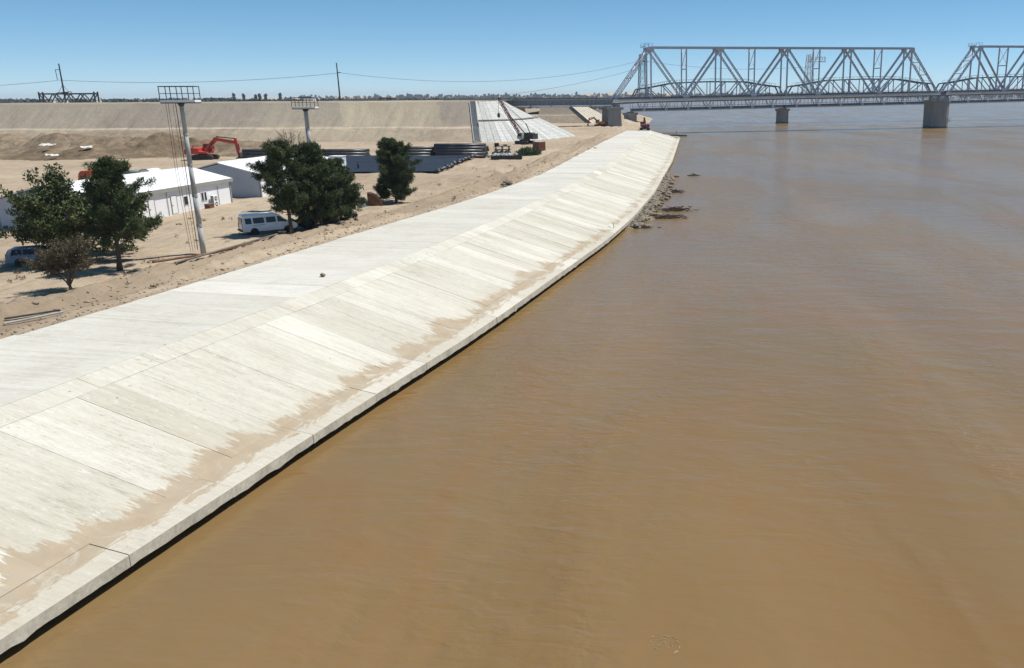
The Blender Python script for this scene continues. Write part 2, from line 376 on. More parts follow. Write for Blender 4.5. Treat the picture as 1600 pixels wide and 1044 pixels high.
M['white'] = plain('white_sheet_metal', (0.78, 0.79, 0.80), 0.45, 0, 0.4, 0.03, 0.6, DUST, 0.10)
M['roof'] = plain('white_roof_sheet', (0.80, 0.80, 0.79), 0.45, 0, 0.4, 0.03, 0.5, DUST, 0.08)
M['fascia'] = plain('grey_fascia', (0.28, 0.275, 0.255), 0.6, 0, 0.3, 0.08, 1.0)
M['gable'] = plain('shade_grey_cladding', (0.44, 0.48, 0.54), 0.55, 0, 0.4, 0.05, 0.6, DUST, 0.1)  # shade of the white sheds' gable ends is put into this greyer colour
M['glass'] = plain('dark_window_glass', (0.012, 0.015, 0.02), 0.08, 0, 0.5, 0.2, 2)
M['vanpaint'] = plain('white_van_paint', (0.74, 0.76, 0.78), 0.25, 0, 0.5, 0.02, 1.5, DUST, 0.12)
M['carpaint'] = plain('shaded_silver_blue_paint', (0.15, 0.185, 0.245), 0.3, 0.3, 0.5, 0.05, 1.5, DUST, 0.25)  # silver blue darkened in the base colour to stand for tree shade
M['rubber'] = plain('tyre_rubber', (0.025, 0.024, 0.023), 0.85, 0, 0.2, 0.3, 8, DUST, 0.25)
M['chrome'] = plain('wheel_metal', (0.45, 0.45, 0.44), 0.4, 0.6, 0.5, 0.1, 6, DUST, 0.2)
M['blackplastic'] = plain('black_trim', (0.03, 0.03, 0.032), 0.6, 0, 0.3, 0.2, 5, DUST, 0.2)
M['redlamp'] = plain('tail_lamp_red', (0.30, 0.02, 0.015), 0.3, 0, 0.5, 0.1, 5)
M['digred'] = plain('excavator_red_paint', (0.52, 0.045, 0.02), 0.45, 0, 0.4, 0.15, 1.2, (0.25, 0.12, 0.08), 0.35)
M['digorange'] = plain('excavator_orange_paint', (0.66, 0.15, 0.03), 0.45, 0, 0.4, 0.12, 1.2, (0.3, 0.18, 0.1), 0.3)
M['darkred'] = plain('dark_red_paint', (0.12, 0.022, 0.026), 0.5, 0, 0.4, 0.15, 1.2, (0.2, 0.13, 0.1), 0.3)
M['yellow'] = plain('loader_yellow_paint', (0.60, 0.29, 0.02), 0.5, 0, 0.4, 0.15, 1.2, (0.25, 0.15, 0.07), 0.4)
M['iron'] = plain('dark_iron', (0.045, 0.042, 0.04), 0.7, 0.2, 0.3, 0.3, 2, DUST, 0.2)
M['truckred'] = plain('truck_red_paint', (0.48, 0.06, 0.025), 0.4, 0, 0.4, 0.1, 1.2, DUST, 0.15)
M['tarp'] = plain('grey_green_tarpaulin', (0.23, 0.255, 0.235), 0.7, 0, 0.3, 0.15, 0.8, DUST, 0.2)
M['pipe'] = plain('black_pipe', (0.038, 0.040, 0.045), 0.38, 0, 0.5, 0.2, 0.6, DUST, 0.30)
M['liner'] = plain('dark_liner_sheet', (0.026, 0.036, 0.054), 0.9, 0, 0.03, 0.12, 0.15, (0.05, 0.055, 0.06), 0.25)
M['rust'] = plain('rusty_steel', (0.15, 0.075, 0.045), 0.85, 0.1, 0.2, 0.3, 2.0, (0.3, 0.2, 0.13), 0.4)
M['container'] = plain('container_red', (0.20, 0.065, 0.045), 0.6, 0, 0.3, 0.15, 1.0, DUST, 0.3)
M['cranesteel'] = plain('crane_dark_red_steel', (0.10, 0.04, 0.04), 0.6, 0.1, 0.3, 0.25, 1.0)
M['wire'] = plain('wire_black', (0.03, 0.03, 0.03), 0.6, 0.2, 0.3, 0.1, 2)
M['tarpwhite'] = plain('white_plastic_sheet', (0.66, 0.64, 0.60), 0.6, 0, 0.3, 0.12, 0.8, DUST, 0.6)
M['foam'] = plain('foam_scum', (0.30, 0.225, 0.13), 0.9, 0, 0.2, 0.2, 5)
M['stone'] = plain('grey_brown_stone', (0.22, 0.185, 0.14), 0.9, 0, 0.2, 0.35, 1.6)
M['drift'] = plain('dark_wet_brushwood', (0.060, 0.048, 0.032), 0.85, 0, 0.2, 0.4, 3.0)
M['bark'] = plain('tree_bark', (0.105, 0.08, 0.058), 0.95, 0, 0.1, 0.3, 4.0)
M['barkgrey'] = plain('bare_twig_bark', (0.15, 0.115, 0.085), 0.95, 0, 0.1, 0.3, 4.0)
def mat_leaf(name, a, b_, c, scale=0.8, trans=0.15):
    m, nt, b = new_mat(name, 0.65, 0, 0.25); n = N(nt); p = n.P()
    f = n.math('ADD', n.math('MULTIPLY', n.noise(p, scale, 3, 0.6), 0.5), n.math('MULTIPLY', n.noise(p, 7.0, 2, 0.6), 0.5))
    nt.links.new(n.ramp(f, [(0.33, a), (0.5, b_), (0.68, c)]), b.inputs['Base Color'])
    return m
M['pineleaf'] = mat_leaf('pine_needles', (0.026, 0.046, 0.017), (0.055, 0.078, 0.026), (0.115, 0.125, 0.046))
M['elmleaf'] = mat_leaf('broad_leaves', (0.042, 0.062, 0.022), (0.078, 0.100, 0.034), (0.14, 0.145, 0.055))
M['dryleaf'] = mat_leaf('dry_leaves', (0.055, 0.046, 0.028), (0.095, 0.078, 0.043), (0.15, 0.12, 0.065))
M['greenleaf'] = mat_leaf('fresh_leaves', (0.035, 0.065, 0.025), (0.06, 0.095, 0.035), (0.10, 0.13, 0.05))
M['farleaf'] = mat_leaf('far_wood_leaves', (0.022, 0.036, 0.022), (0.034, 0.050, 0.028), (0.055, 0.07, 0.038), 0.02)

# ============================================================ large structure: bank lines
def curve(pts):
    a = np.array(pts, float); ys = np.linspace(-60, 900, 1921)
    # straight ends beyond the surveyed points, then a running mean to take the corners off
    x = np.interp(ys, a[:, 0], a[:, 1])
    s0 = (a[2, 1]-a[0, 1])/(a[2, 0]-a[0, 0]); s1 = (a[-1, 1]-a[-3, 1])/(a[-1, 0]-a[-3, 0])
    x = np.where(ys < a[0, 0], a[0, 1]+s0*(ys-a[0, 0]), x); x = np.where(ys > a[-1, 0], a[-1, 1]+s1*(ys-a[-1, 0]), x)
    for _ in range(3): x = np.convolve(np.pad(x, 8, 'reflect', reflect_type='odd'), np.ones(17)/17, 'valid')
    return lambda y: np.interp(y, ys, x)
XW = curve([(24,-21.5),(29,-20.55),(36.6,-18.85),(42,-17.85),(49,-16.3),(57,-14.3),(64,-12.8),(80.5,-9.8),(97.2,-6.75),(105,-5.3),(124,-2.7),(156,0.5),(237,5.9),(355,11.7)])
XC = curve([(37.5,-30.4),(43,-29.2),(48.5,-28.0),(57,-26.0),(65.6,-24.1),(72,-22.8),(80,-21.2),(94.5,-18.9),(130,-14.1),(180,-9.2),(265,-4.3),(355,-0.2)])
XB = curve([(48.7,-38.7),(57,-37.0),(65,-35.3),(80,-32.8),(95,-30.1),(103,-28.0),(132,-23.2),(159,-20.0),(278,-14.6),(354,-10.2)])
END_Y = 357.0

# ---- arc-length frame along the water-side wall
_yy = np.linspace(-25, END_Y, 3000); _xx = XW(_yy)
_ss = np.concatenate([[0], np.cumsum(np.hypot(np.diff(_xx), np.diff(_yy)))])
S_LEN = _ss[-1]
def frame(s):
    y = np.interp(s, _ss, _yy); x = XW(y); t = Vector((float(XW(y+1)-XW(y-1)), 2.0, 0)).normalized()
    return float(x), float(y), Vector((-t.y, t.x, 0))          # point, normal pointing inland
def offset_to(fn, s):
    x, y, n = frame(s); lo, hi = 0.0, 60.0
    for _ in range(30):
        d = (lo+hi)/2
        if x+n.x*d > fn(y+n.y*d): lo = d
        else: hi = d
    return lo
_sk = np.linspace(0, S_LEN, 160)
_oc = np.array([offset_to(XC, s) for s in _sk]); _ob = np.array([offset_to(XB, s) for s in _sk])
for _ in range(2):
    _oc = np.convolve(np.pad(_oc, 4, 'edge'), np.ones(9)/9, 'valid'); _ob = np.convolve(np.pad(_ob, 4, 'edge'), np.ones(9)/9, 'valid')
OC = lambda s: float(np.interp(s, _sk, _oc)); OB = lambda s: float(np.interp(s, _sk, _ob))
TOE, TOE_Z, CREST_Z, WALL_Z = 1.75, 1.22, 4.2, 0.95
def bank_point(s, o, z):
    x, y, n = frame(s); return Vector((x+n.x*o, y+n.y*o, z))

revet = empty('concrete_revetment', bank_point(0, 0, 0), 0, 'long white concrete river embankment with sloping slabs above the brown water', 'embankment')
RL = revet.location.copy()
def slab(name, mat, s0, s1, cross, thick=0.16, dz=0.0):
    """cross: list of (offset, z, v); a slab with top, sides and thickness between s0 and s1"""
    V = []; U = []; F = []
    ss = np.linspace(s0, s1, max(2, int((s1-s0)/1.6)+1)); k = len(cross); m = len(ss)
    for s in ss:
        for fo, z, v in cross:
            o = fo(s) if callable(fo) else fo
            p = bank_point(s, o, z+dz)-RL; V.append(p); U.append((s, v(s) if callable(v) else v))
    for i in range(m-1):
        for j in range(k-1): F.append((i*k+j+1, i*k+j, (i+1)*k+j, (i+1)*k+j+1))
    b = len(V); V += [Vector(p)-Vector((0, 0, thick)) for p in V]; U += U[:]
    ring = [j for j in range(k)]+[i*k+k-1 for i in range(1, m)]+[(m-1)*k+j for j in range(k-2, -1, -1)]+[i*k for i in range(m-2, 0, -1)]
    for a in range(len(ring)):
        p, q = ring[a], ring[(a+1) % len(ring)]; F.append((p, q, q+b, p+b))
    me = bpy.data.meshes.new(name); me.from_pydata(V, [], F); me.update()
    uvl = me.uv_layers.new(name='UVMap')
    vi = np.empty(len(me.loops), np.int32); me.loops.foreach_get('vertex_index', vi)
    uvl.data.foreach_set('uv', np.array(U, np.float32)[vi].ravel()); me.materials.append(mat)
    return linkmesh(name, me, revet)
rs = random.Random(11)
# sloping slabs: strips running down the slope, deeper joints every fourth strip
BAND = 1.35
vslope = lambda s: TOE+math.hypot(OC(s)-TOE, CREST_Z-TOE_Z)
s = 16.0; i = 0
while s < S_LEN-0.5:
    w = rs.uniform(1.75, 2.25); e = min(S_LEN, s+w); gap = 0.016 if i % 4 == 0 else 0.008
    f = lambda q, BAND=BAND: OC(q)-BAND
    zb = lambda: CREST_Z-BAND*(CREST_Z-TOE_Z)/(OC((s+e)/2)-TOE)
    slab('slope_slab', M['slope'], s+gap, e, [(TOE+0.02, TOE_Z, TOE), (f, zb()-0.01, lambda q: vslope(q)-BAND*1.04)], 0.16, rs.uniform(-0.014, 0.014))
    s = e; i += 1
s = 14.0
while s < S_LEN-0.5:      # row of short slabs under the crest
    e = min(S_LEN, s+rs.choice([3.9, 4.1, 7.9])); mid = (s+e)/2
    zb = CREST_Z-BAND*(CREST_Z-TOE_Z)/(OC(mid)-TOE)
    slab('crest_slab', M['slope'], s+0.02, e, [(lambda q: OC(q)-BAND+0.014, zb, lambda q: vslope(q)-BAND), (lambda q: OC(q)-0.005, CREST_Z, vslope)], 0.16, rs.uniform(-0.008, 0.01))
    s = e
s = 12.0
while s < S_LEN-0.5:      # flat top of the bank
    w = rs.uniform(3.6, 4.4); e = min(S_LEN, s+w); jag = rs.uniform(-0.12, 0.18)
    slab('top_slab', M['top'], s+0.012, e, [(lambda q: OC(q)+0.012, CREST_Z+0.005, vslope), (lambda q, j=jag: OB(q)+j, CREST_Z+0.03, lambda q: vslope(q)+OB(q)-OC(q))], 0.2, rs.uniform(-0.006, 0.006))
    s = e
# toe beam: capped wall overhanging the water
s = 6.0; k = 0
while s < S_LEN-0.5:
    e = min(S_LEN, s+rs.uniform(5.6, 6.6)); mb_v = []; U = []; F = []
    ss = np.linspace(s+0.03, e, 14); dz = rs.uniform(-0.012, 0.012); ox = rs.uniform(-0.02, 0.02)
    prof = [(0.0, 0.44, -0.5), (0.0, WALL_Z-0.03, -0.05), (0.04, WALL_Z, 0.0), (TOE, TOE_Z+0.005, TOE), (TOE, 0.7, TOE), (0.75, 0.40, -0.9)]
    for q in ss:
        rag = rs.uniform(-0.03, 0.025)-(.09 if rs.random() < .05 else 0)
        for j, (o, z, v) in enumerate(prof):
            mb_v.append(bank_point(q, o+ox, z+dz+(rag if j in (0, 5) else 0))-RL); U.append((q, v))
    n = len(prof)
    for a in range(len(ss)-1):
        for j in range(n): F.append((a*n+j, a*n+(j+1) % n, (a+1)*n+(j+1) % n, (a+1)*n+j)[::-1])
    F.append(tuple(range(n))); F.append(tuple((len(ss)-1)*n+j for j in range(n-1, -1, -1)))
    me = bpy.data.meshes.new('toe_beam'); me.from_pydata(mb_v, [], F); me.update(); l = me.uv_layers.new(name='UVMap')
    vi = np.empty(len(me.loops), np.int32); me.loops.foreach_get('vertex_index', vi); l.data.foreach_set('uv', np.array(U, np.float32)[vi].ravel())
    me.materials.append(M['toe']); me.materials.append(M['kerb'])
    for pidx, pl in enumerate(me.polygons):
        c_ = sum(U[v][1] for v in pl.vertices)/len(pl.vertices); pl.material_index = 0 if c_ > -0.04 else 1
    linkmesh('toe_beam', me, revet)
    s = e; k += 1
# rounded tip of the wall at its upstream end
tip = MB(); base = bank_point(S_LEN, 0, 0)
tpts = [bank_point(S_LEN, 0.8, 0.75)+Vector((0, 0.1, 0))]
tdir = Vector((tpts[0].x-XW(END_Y-3), 3.0, 0)).normalized(); ang = math.atan2(1.0, 0.05)
q = tpts[0].copy(); ang = math.atan2(tdir.y, 0.2)
for j in range(9):
    q = q+Vector((math.cos(ang)*1.8, math.sin(ang)*1.8, 0)); tpts.append(q.copy()); ang += 0.26
tip.tube([p-RL for p in tpts], 0.85, 8); tip.build('wall_tip', M['kerb'], revet, True)

# ============================================================ ground
def shore_shift(y): return np.clip((y-366)*0.36, 0, 24)+np.clip((y-520)*0.03, 0, 60)
def land_z(x, y):
    sh = shore_shift(y); xx = x+sh
    xb, xc, xw = XB(y), XC(y), XW(y); xt = xw-2.2
    under = y < END_Y
    z = np.full(x.shape, 4.0)
    a = np.clip((xx-xb)/(xc-xb), 0, 1); z = np.where(xx > xb, 4.0-0.28*np.minimum(1, a*6)-0.15*a, z)
    b = np.clip((xx-xc)/(xt-xc), 0, 1); z = np.where(xx > xc, 3.57-b*(3.57-0.72), z)
    c = np.clip((xx-xt)/3.4, 0, 3); z = np.where(xx > xt, 0.72-c*1.7, z)
    k = sstep(END_Y-1, END_Y+4, y)
    # upstream of the slabs the bank is raw earth
    z = z+k*(fbm(x*0.25, y*0.25, 4)-0.35)*1.6*sstep(-40, -8, xx-xw)*sstep(0.2, -0.5, (xx-xw)/3)
    return z
def land_detail(x, y):
    t = XB(y)-x                              # metres inland from the back edge
    inl = sstep(0.0, 1.5, t)
    d = (fbm(x*0.5, y*0.5, 5)-0.5)*0.35+(fbm(x*0.06, y*0.06, 4)-0.5)*0.5
    # windrows of spoil between the track and the yard
    for off, h, w, sd in ((5.6, 0.68, 0.95, 0.0), (3.6, 0.42, 0.55, 4.0), (0.7, 0.16, 0.4, 9.0)):
        c = off+(fbm(y*0.05+sd, y*0+sd, 3)-0.5)*2.2
        amp = h*(0.35+1.3*fbm(y*0.16+sd, y*0+3, 4))*sstep(0.22, 0.42, fbm(y*0.035+sd*2, y*0+7, 2))
        g = np.exp(-((t-c)/w)**2)*amp*(0.25+1.4*fbm(x*1.7, y*1.7, 5, 0.75)); d = d+g
    # tyre ruts along the track
    for off in (1.9, 3.0, 7.6, 9.2):
        d = d-0.07*np.exp(-((t-off-(fbm(y*0.03, y*0+off, 2)-0.5)*2)/0.22)**2)
    # heaps near the far end of the track
    for hx, hy, hr, hh in ((-29.5,163,2.2,0.9),(-31,170,3,0.8),(-27,150,2,0.8),(-22.5,190,2.5,0.8),(-21,205,3,0.7),(-35,142,2.2,0.7),(-33,128,2.0,0.6)):
        d = d+hh*np.exp(-((x-hx)**2+(y-hy)**2)/hr**2)*(0.5+fbm(x*0.9, y*0.9, 4, 0.65))
    return d*inl
ys = [14.0]
while ys[-1] < 700: ys.append(ys[-1]+max(0.32, ys[-1]*0.0062))
ys = np.array(ys)
off = np.concatenate([np.linspace(75, 22, 14)[:-1], np.linspace(22, 1.2, 30)[:-1], np.linspace(1.2, -26, 112)[:-1], np.linspace(-26, -95, 120)[:-1], np.linspace(-95, -330, 50)])
Yg, Og = np.meshgrid(ys, off, indexing='ij'); Xg = XB(Yg)+Og*np.where(Og < 0, 1.0, 1.0)
Xg = XB(np.minimum(Yg, 420))+Og
Zg = land_z(Xg, Yg)+land_detail(Xg, Yg)*np.where(Yg > 420, 0.4, 1)
ground = npmesh('ground', np.stack([Xg, Yg, Zg], -1).reshape(-1, 3), grid_faces(*Xg.shape)[:, ::-1], M['sand']); tag(ground, kind='structure')
Tg = XB(Yg)-Xg
ch = np.exp(-((Tg-5.4)/1.5)**2)*(.3+fbm(Yg*.12, Xg*.12, 3))+.55*np.exp(-((Tg-3.4)/.9)**2)*fbm(Yg*.16+5, Xg*.1, 3)*1.2+.5*np.exp(-((Tg-.4)/.5)**2)
ch = np.where((Tg < -.3) | (Yg > 330), 0, ch); at_ = ground.data.attributes.new('churn', 'FLOAT', 'POINT'); at_.data.foreach_set('value', ch.ravel().astype(np.float32))
def GZ(x, y): 
    x = np.array([float(x)]); y = np.array([float(y)]); return float((land_z(x, y)+land_detail(x, y))[0])

water = MB().poly([(-9000,-900,0),(9000,-900,0),(9000,9000,0),(-9000,9000,0)], [(0,1,2,3)]).build('river_water', M['water']); tag(water, kind='structure')
pl = MB().poly([(-9000,-900,3.6),(-340,-900,3.6),(-340,690,3.6),(-110,690,3.6),(-120,1500,3.6),(200,4200,3.6),(2600,9000,3.6),(-9000,9000,3.6)], [tuple(range(8))]).build('plain', M['plain']); tag(pl, kind='structure')
pr = MB().poly([(1500,-900,3.0),(9000,-900,3.0),(9000,9000,3.0),(3600,9000,3.0),(1900,3600,3.0)], [tuple(range(5))]).build('far_bank', M['plain']); tag(pr, kind='structure')
# low dunes on the horizon
xs = np.linspace(-4200, 2600, 170); yv = np.linspace(4700, 6400, 24); A, B = np.meshgrid(yv, xs, indexing='ij')
hz = (4+42*fbm(B/900.0, B*0+2, 4)*sstep(-3600, -900, B)*sstep(1900, 0, B))*np.sin(np.clip((A-4700)/1700, 0, 1)*math.pi)
dune = npmesh('dunes', np.stack([B, A, 3.4+hz], -1).reshape(-1, 3), grid_faces(*A.shape), M['dune']); tag(dune, kind='structure')

# ---- earth berm (road embankment) behind the yard
def berm_z(x, y):
    n = (fbm(x*0.03, y*0.05, 4)-0.5)
    toe = 283+n*5+(fbm(x*0.012, x*0+5, 3)-0.5)*6; top = 311+(fbm(x*0.02, x*0+1, 3)-0.5)*1.5
    e = sstep(-80, -62, x); toe = toe*(1-e)+276.5*e; top = top*(1-e)+311*e
    t = np.clip((y-toe)/(top-toe), 0, 1)
    prof = np.interp(t, [0, 0.34, 0.40, 1.0], [0, 0.335, 0.36, 1.0])
    z = 3.7+prof*12.75
    gully = (1-np.abs(fbm(x*0.16, y*0.03, 4, 0.6)-0.5)*2)**3*0.7+fbm(x*0.35, y*0.35, 4, 0.6)*0.55
    z = z-gully*(1-.7*e)*np.sin(np.clip(t, 0, 1)*math.pi)**0.6*0.9
    z = np.where(y > top, 16.45+(fbm(x*0.1, y*0.1, 3)-0.5)*0.35, z)
    return z
xs = np.concatenate([np.linspace(-700, -260, 90)[:-1], np.linspace(-260, -52.5, 330)]); yv = np.concatenate([np.linspace(276, 314, 70)[:-1], np.linspace(314, 424, 22), [430, 450]])
A, B = np.meshgrid(yv, xs, indexing='ij'); B = np.minimum(B, np.interp(A, [276, 311, 450], [-53.0, -60.8, -62])); Z = berm_z(B, A); Z[-1] = 3.0; Z[-2] = 13
berm = npmesh('earth_embankment', np.stack([B, A, Z], -1).reshape(-1, 3), grid_faces(*A.shape), M['berm']); tag(berm, kind='structure')

# ---- spoil heaps in front of it
xs = np.linspace(-222, -84, 300); yv = np.linspace(196, 262, 110); A, B = np.meshgrid(yv, xs, indexing='ij')
ridge = np.exp(-((A-(229+6*np.sin(B*0.06)+(B+150)*0.05))/9.5)**2)
h = ridge*4.7*sstep(-232, -190, B)*sstep(-86, -112, B)*(0.55+0.9*fbm(B*0.07, A*0.07, 3))
h += 3.0*np.exp(-((A-214)/6.0)**2-((B+148)/16)**2)*fbm(B*0.15, A*0.15, 4)
h += 1.7*np.exp(-((A-219)/5.0)**2-((B+98)/7)**2)*(0.4+fbm(B*0.2, A*0.2, 3))
h *= (0.75+0.5*np.abs(fbm(B*0.16, A*0.16, 5, 0.55)-0.35)*2)
Z = 3.55+h+(h > 0.3)*(fbm(B*0.9, A*0.9, 3)-0.5)*0.5
mound = npmesh('spoil_heap', np.stack([B, A, Z], -1).reshape(-1, 3), grid_faces(*A.shape), M['mound']); tag(mound, kind='structure')

# ---- conical end of the berm, faced with concrete panels
cone_t = 58
top_c = [(-62.0,310.5),(-58.8,314.0),(-58.3,325.0),(-60.0,350.0),(-63.0,375.0),(-66.0,398.0)]
toe_c = [(-53.8,276.0),(-41.0,283.5),(-31.5,298.0),(-27.0,318.0),(-31.0,345.0),(-50.0,392.0)]
def along(pts, q):
    a = np.array(pts, float); d = np.concatenate([[0], np.cumsum(np.hypot(*np.diff(a, axis=0).T))]); d /= d[-1]
    return float(np.interp(q, d, a[:, 0])), float(np.interp(q, d, a[:, 1]))
cone = empty('panelled_slope', (-50, 305, 3.8), 0, 'conical earth slope faced with white concrete panels under the end of the bridge approach', 'embankment')
CL = cone.location
def cone_pt(q, t):
    a = along(top_c, q); b = along(toe_c, q); z = np.interp(t, [0, .46, .52, 1], [16.45, 10.2, 10.05, 3.75])
    return Vector((a[0]+(b[0]-a[0])*t, a[1]+(b[1]-a[1])*t, float(z)))
def ease(q): return q**1.0
for row, (t0, t1) in enumerate(((0.0, 0.455), (0.525, 1.0))):
    for k in range(cone_t):
        q0, q1 = k/cone_t, (k+1)/cone_t; dz = rs.uniform(-0.03, 0.03); nn = 3; V = []; U = []; F = []
        for j in range(nn+1):
            t = t0+(t1-t0)*j/nn
            for q in (q0+0.0004, q1-0.0004): V.append(cone_pt(q, t)-CL+Vector((0,0,dz))); U.append((q*80, t*26))
        for j in range(nn): F.append((2*j, 2*j+2, 2*j+3, 2*j+1))
        b = len(V); V += [p-Vector((0,0,0.22)) for p in V]; U += U[:]
        ring = [2*j for j in range(nn+1)]+[2*j+1 for j in range(nn, -1, -1)]
        for a in range(len(ring)): F.append((ring[a], ring[(a+1) % len(ring)], ring[(a+1) % len(ring)]+b, ring[a]+b))
        me = bpy.data.meshes.new('slope_panel'); me.from_pydata(V, [], F); l = me.uv_layers.new(name='UVMap')
        vi = np.empty(len(me.loops), np.int32); me.loops.foreach_get('vertex_index', vi); l.data.foreach_set('uv', np.array(U, np.float32)[vi].ravel())
        me.materials.append(M['panel']); linkmesh('slope_panel', me, cone)
core = MB(); P = []; F = []
for k in range(25):
    for t in (0, .46, .52, 1.0): P.append(cone_pt(k/24, t)-CL-Vector((0,0,0.30)))
for k in range(24):
    for j in range(3): F.append((k*4+j, k*4+j+1, (k+1)*4+j+1, (k+1)*4+j))
c0 = len(P); P.append(Vector((-64, 350, 16.1))-CL)
for k in range(24): F.append((k*4, (k+1)*4, c0))
core.poly(P, F).build('earth_core', M['berm'], cone)
led = MB()
for k in range(40): led.bar(cone_pt(k/40, .46)-CL+Vector((0,0,.12)), cone_pt((k+1)/40, .46)-CL+Vector((0,0,.12)), 0.5, 0.3)
led.build('ledge_kerb', M['stair'], cone)
stairs = empty('concrete_stairs', (-57, 276, 3.8), 0, 'narrow grey concrete stair strip climbing the berm beside the white panels', 'stairs')
st = MB(); a0 = Vector((-55.0, 275.6, 3.6)); a1 = Vector((-62.9, 310.8, 16.5)); SL = stairs.location
sp_z = []
for k in range(62):
    p = a0.lerp(a1, (k+.5)/62); p.z = max(3.9, float(berm_z(np.array([p.x-.5, p.x]), np.array([p.y, p.y])).max()))+.06; sp_z.append(p.z); p = p-SL; st.box((p.x, p.y, p.z), (1.9, 0.56, 0.5), 0.1)
st.build('step', M['stair'], stairs)['kind'] = 'stuff'
for sx in (-1.05, 1.05):
    b = MB()
    for k in range(0, 60, 4):
        q0, q1 = a0.lerp(a1, (k+.5)/62), a0.lerp(a1, (min(61, k+4)+.5)/62); q0.z, q1.z = sp_z[k], sp_z[min(61, k+4)]; b.bar(q0-SL+Vector((sx,0,.12)), q1-SL+Vector((sx,0,.12)), 0.22, 0.6)
    b.build('stringer', M['panel'], stairs)

# ============================================================ railway bridge over the river
BR_AZ = math.atan2(56, 174)                       # direction of the bridge
PA = Vector((-17.0, 422.0, 0)); bd = Vector((math.cos(BR_AZ), math.sin(BR_AZ), 0)); bn = Vector((-bd.y, bd.x, 0))
SPAN = 181.0; NP = 10; PAN = SPAN/NP; HT = 24.5; BW = 7.0
GRADE = 0.0132; DECK0 = 15.6
def truss_span(loc, z0, label, grp):
    """through truss with verticals; local x along the bridge, y across (0 = near truss), z up; bottom chord rises by GRADE"""
    t = empty('truss_span', (loc.x, loc.y, z0), BR_AZ, label, 'bridge span', grp)
    bz = lambda x: GRADE*x
    tz = lambda x: HT+GRADE*x*0.55
    nodes = [i*PAN for i in range(NP+1)]
    for y in (0.0, BW):
        b = MB(); b.bar((-1.2, y, bz(-1.2)), (SPAN+1.2, y, bz(SPAN+1.2)), 0.75, 1.35); b.build('bottom_chord', M['steel_pale'], t)
        b = MB(); b.bar((nodes[1]-0.6, y, tz(nodes[1])), (nodes[-2]+0.6, y, tz(nodes[-2])), 0.75, 0.8); b.build('top_chord', M['steel'], t)
        for i in range(1, NP):
            lattice = i % 2 == 1
            w = 0.5 if not lattice else 0.62
            b = MB(); b.bar((nodes[i], y, bz(nodes[i])+0.6), (nodes[i], y, tz(nodes[i])-0.4), w, 0.62); b.build('vertical', M['steel'], t)
        for i in range(NP):
            up_ = i % 2 == 0
            x0, x1 = nodes[i], nodes[i+1]
            a = (x0, y, bz(x0)+0.4) if up_ else (x0, y, tz(x0)-0.3); c = (x1, y, tz(x1)-0.3) if up_ else (x1, y, bz(x1)+0.4)
            end = i in (0, NP-1)
            if end or not up_:
                # laced member: two slender flanges and lacing
                A = Vector(a); C = Vector(c); d = (C-A).normalized(); nrm = Vector((d.z, 0, -d.x)); hw = 0.42 if end else 0.34
                b = MB()
                for sgn in (-1, 1): b.bar(A+nrm*hw*sgn, C+nrm*hw*sgn, 0.62, 0.26)
                L = (C-A).length; m = int(L/1.5)
                for q in range(m):
                    b.bar(A+d*(L*q/m)+nrm*hw*(1 if q % 2 else -1), A+d*(L*(q+1)/m)+nrm*hw*(-1 if q % 2 else 1), 0.5, 0.16)
                b.build('end_post' if end else 'diagonal', M['steel'], t)
            else:
                MB().bar(a, c, 0.75, 0.95).build('diagonal', M['steel'], t)
        for i in range(1, NP):
            g = MB()
            if i % 2 == 1: g.box((nodes[i], y+(-.42 if y == 0 else .42), tz(nodes[i])-0.9), (3.0, 0.06, 2.2)); 
            else: g.box((nodes[i], y+(-.42 if y == 0 else .42), bz(nodes[i])+0.9), (3.2, 0.06, 2.3))
            g.build('gusset_plate', M['steel'] if i % 2 else M['steel_pale'], t)
    # top lateral bracing
    b = MB()
    for i in range(1, NP-1):
        b.bar((nodes[i], 0, tz(nodes[i])+.02), (nodes[i+1], BW, tz(nodes[i+1])+.02), 0.3, 0.3); b.bar((nodes[i], BW, tz(nodes[i])-.25), (nodes[i+1], 0, tz(nodes[i+1])-.25), 0.3, 0.25)
    b.build('top_bracing', M['steel'], t)
    for i in range(1, NP):
        b = MB(); z = tz(nodes[i]); x = nodes[i]
        b.bar((x, 0, z-.1), (x, BW, z-.1), 0.45, 0.55)
        if i % 2 == 0:      # sway frame with a cross and a strut
            b.bar((x, 0, z-.5), (x, BW, z-9.6), 0.22); b.bar((x, BW, z-.5), (x, 0, z-9.6), 0.22); b.bar((x, 0, z-10), (x, BW, z-10), 0.4, 0.5)
        else:
            b.bar((x, 0.2, z-3.0), (x, 2.6, z-.3), 0.25); b.bar((x, BW-.2, z-3.0), (x, BW-2.6, z-.3), 0.25)
        b.build('sway_frame', M['steel'], t)
    for e, x0, x1 in ((0, 0.0, PAN), (1, SPAN, SPAN-PAN)):
        b = MB()
        P = lambda f, y: (x0+(x1-x0)*f, y, (bz(x0)+.4)*(1-f)+(tz(x1)-.3)*f)
        for f0, f1 in ((.42, .70), (.70, .97)):
            b.bar(P(f0, 0), P(f1, BW), 0.3); b.bar(P(f0, BW), P(f1, 0), 0.3); b.bar(P(f0, 0), P(f0, BW), 0.4)
        b.build('portal_bracing', M['steel_pale'], t)
    # floor: cross girders, stringers, sleepers and rails
    for i in range(NP*2+1):
        x = min(SPAN-.3, max(.3, i*PAN/2)); MB().bar((x, 0.38, bz(x)+.15), (x, BW-.38, bz(x)+.15), 0.4, 0.95).build('cross_girder', M['steel_dark'], t)
    for y in (BW/2-1, BW/2+1): MB().bar((0, y, bz(0)+.75), (SPAN, y, bz(SPAN)+.75), 0.35, 0.9).build('stringer', M['steel_dark'], t)
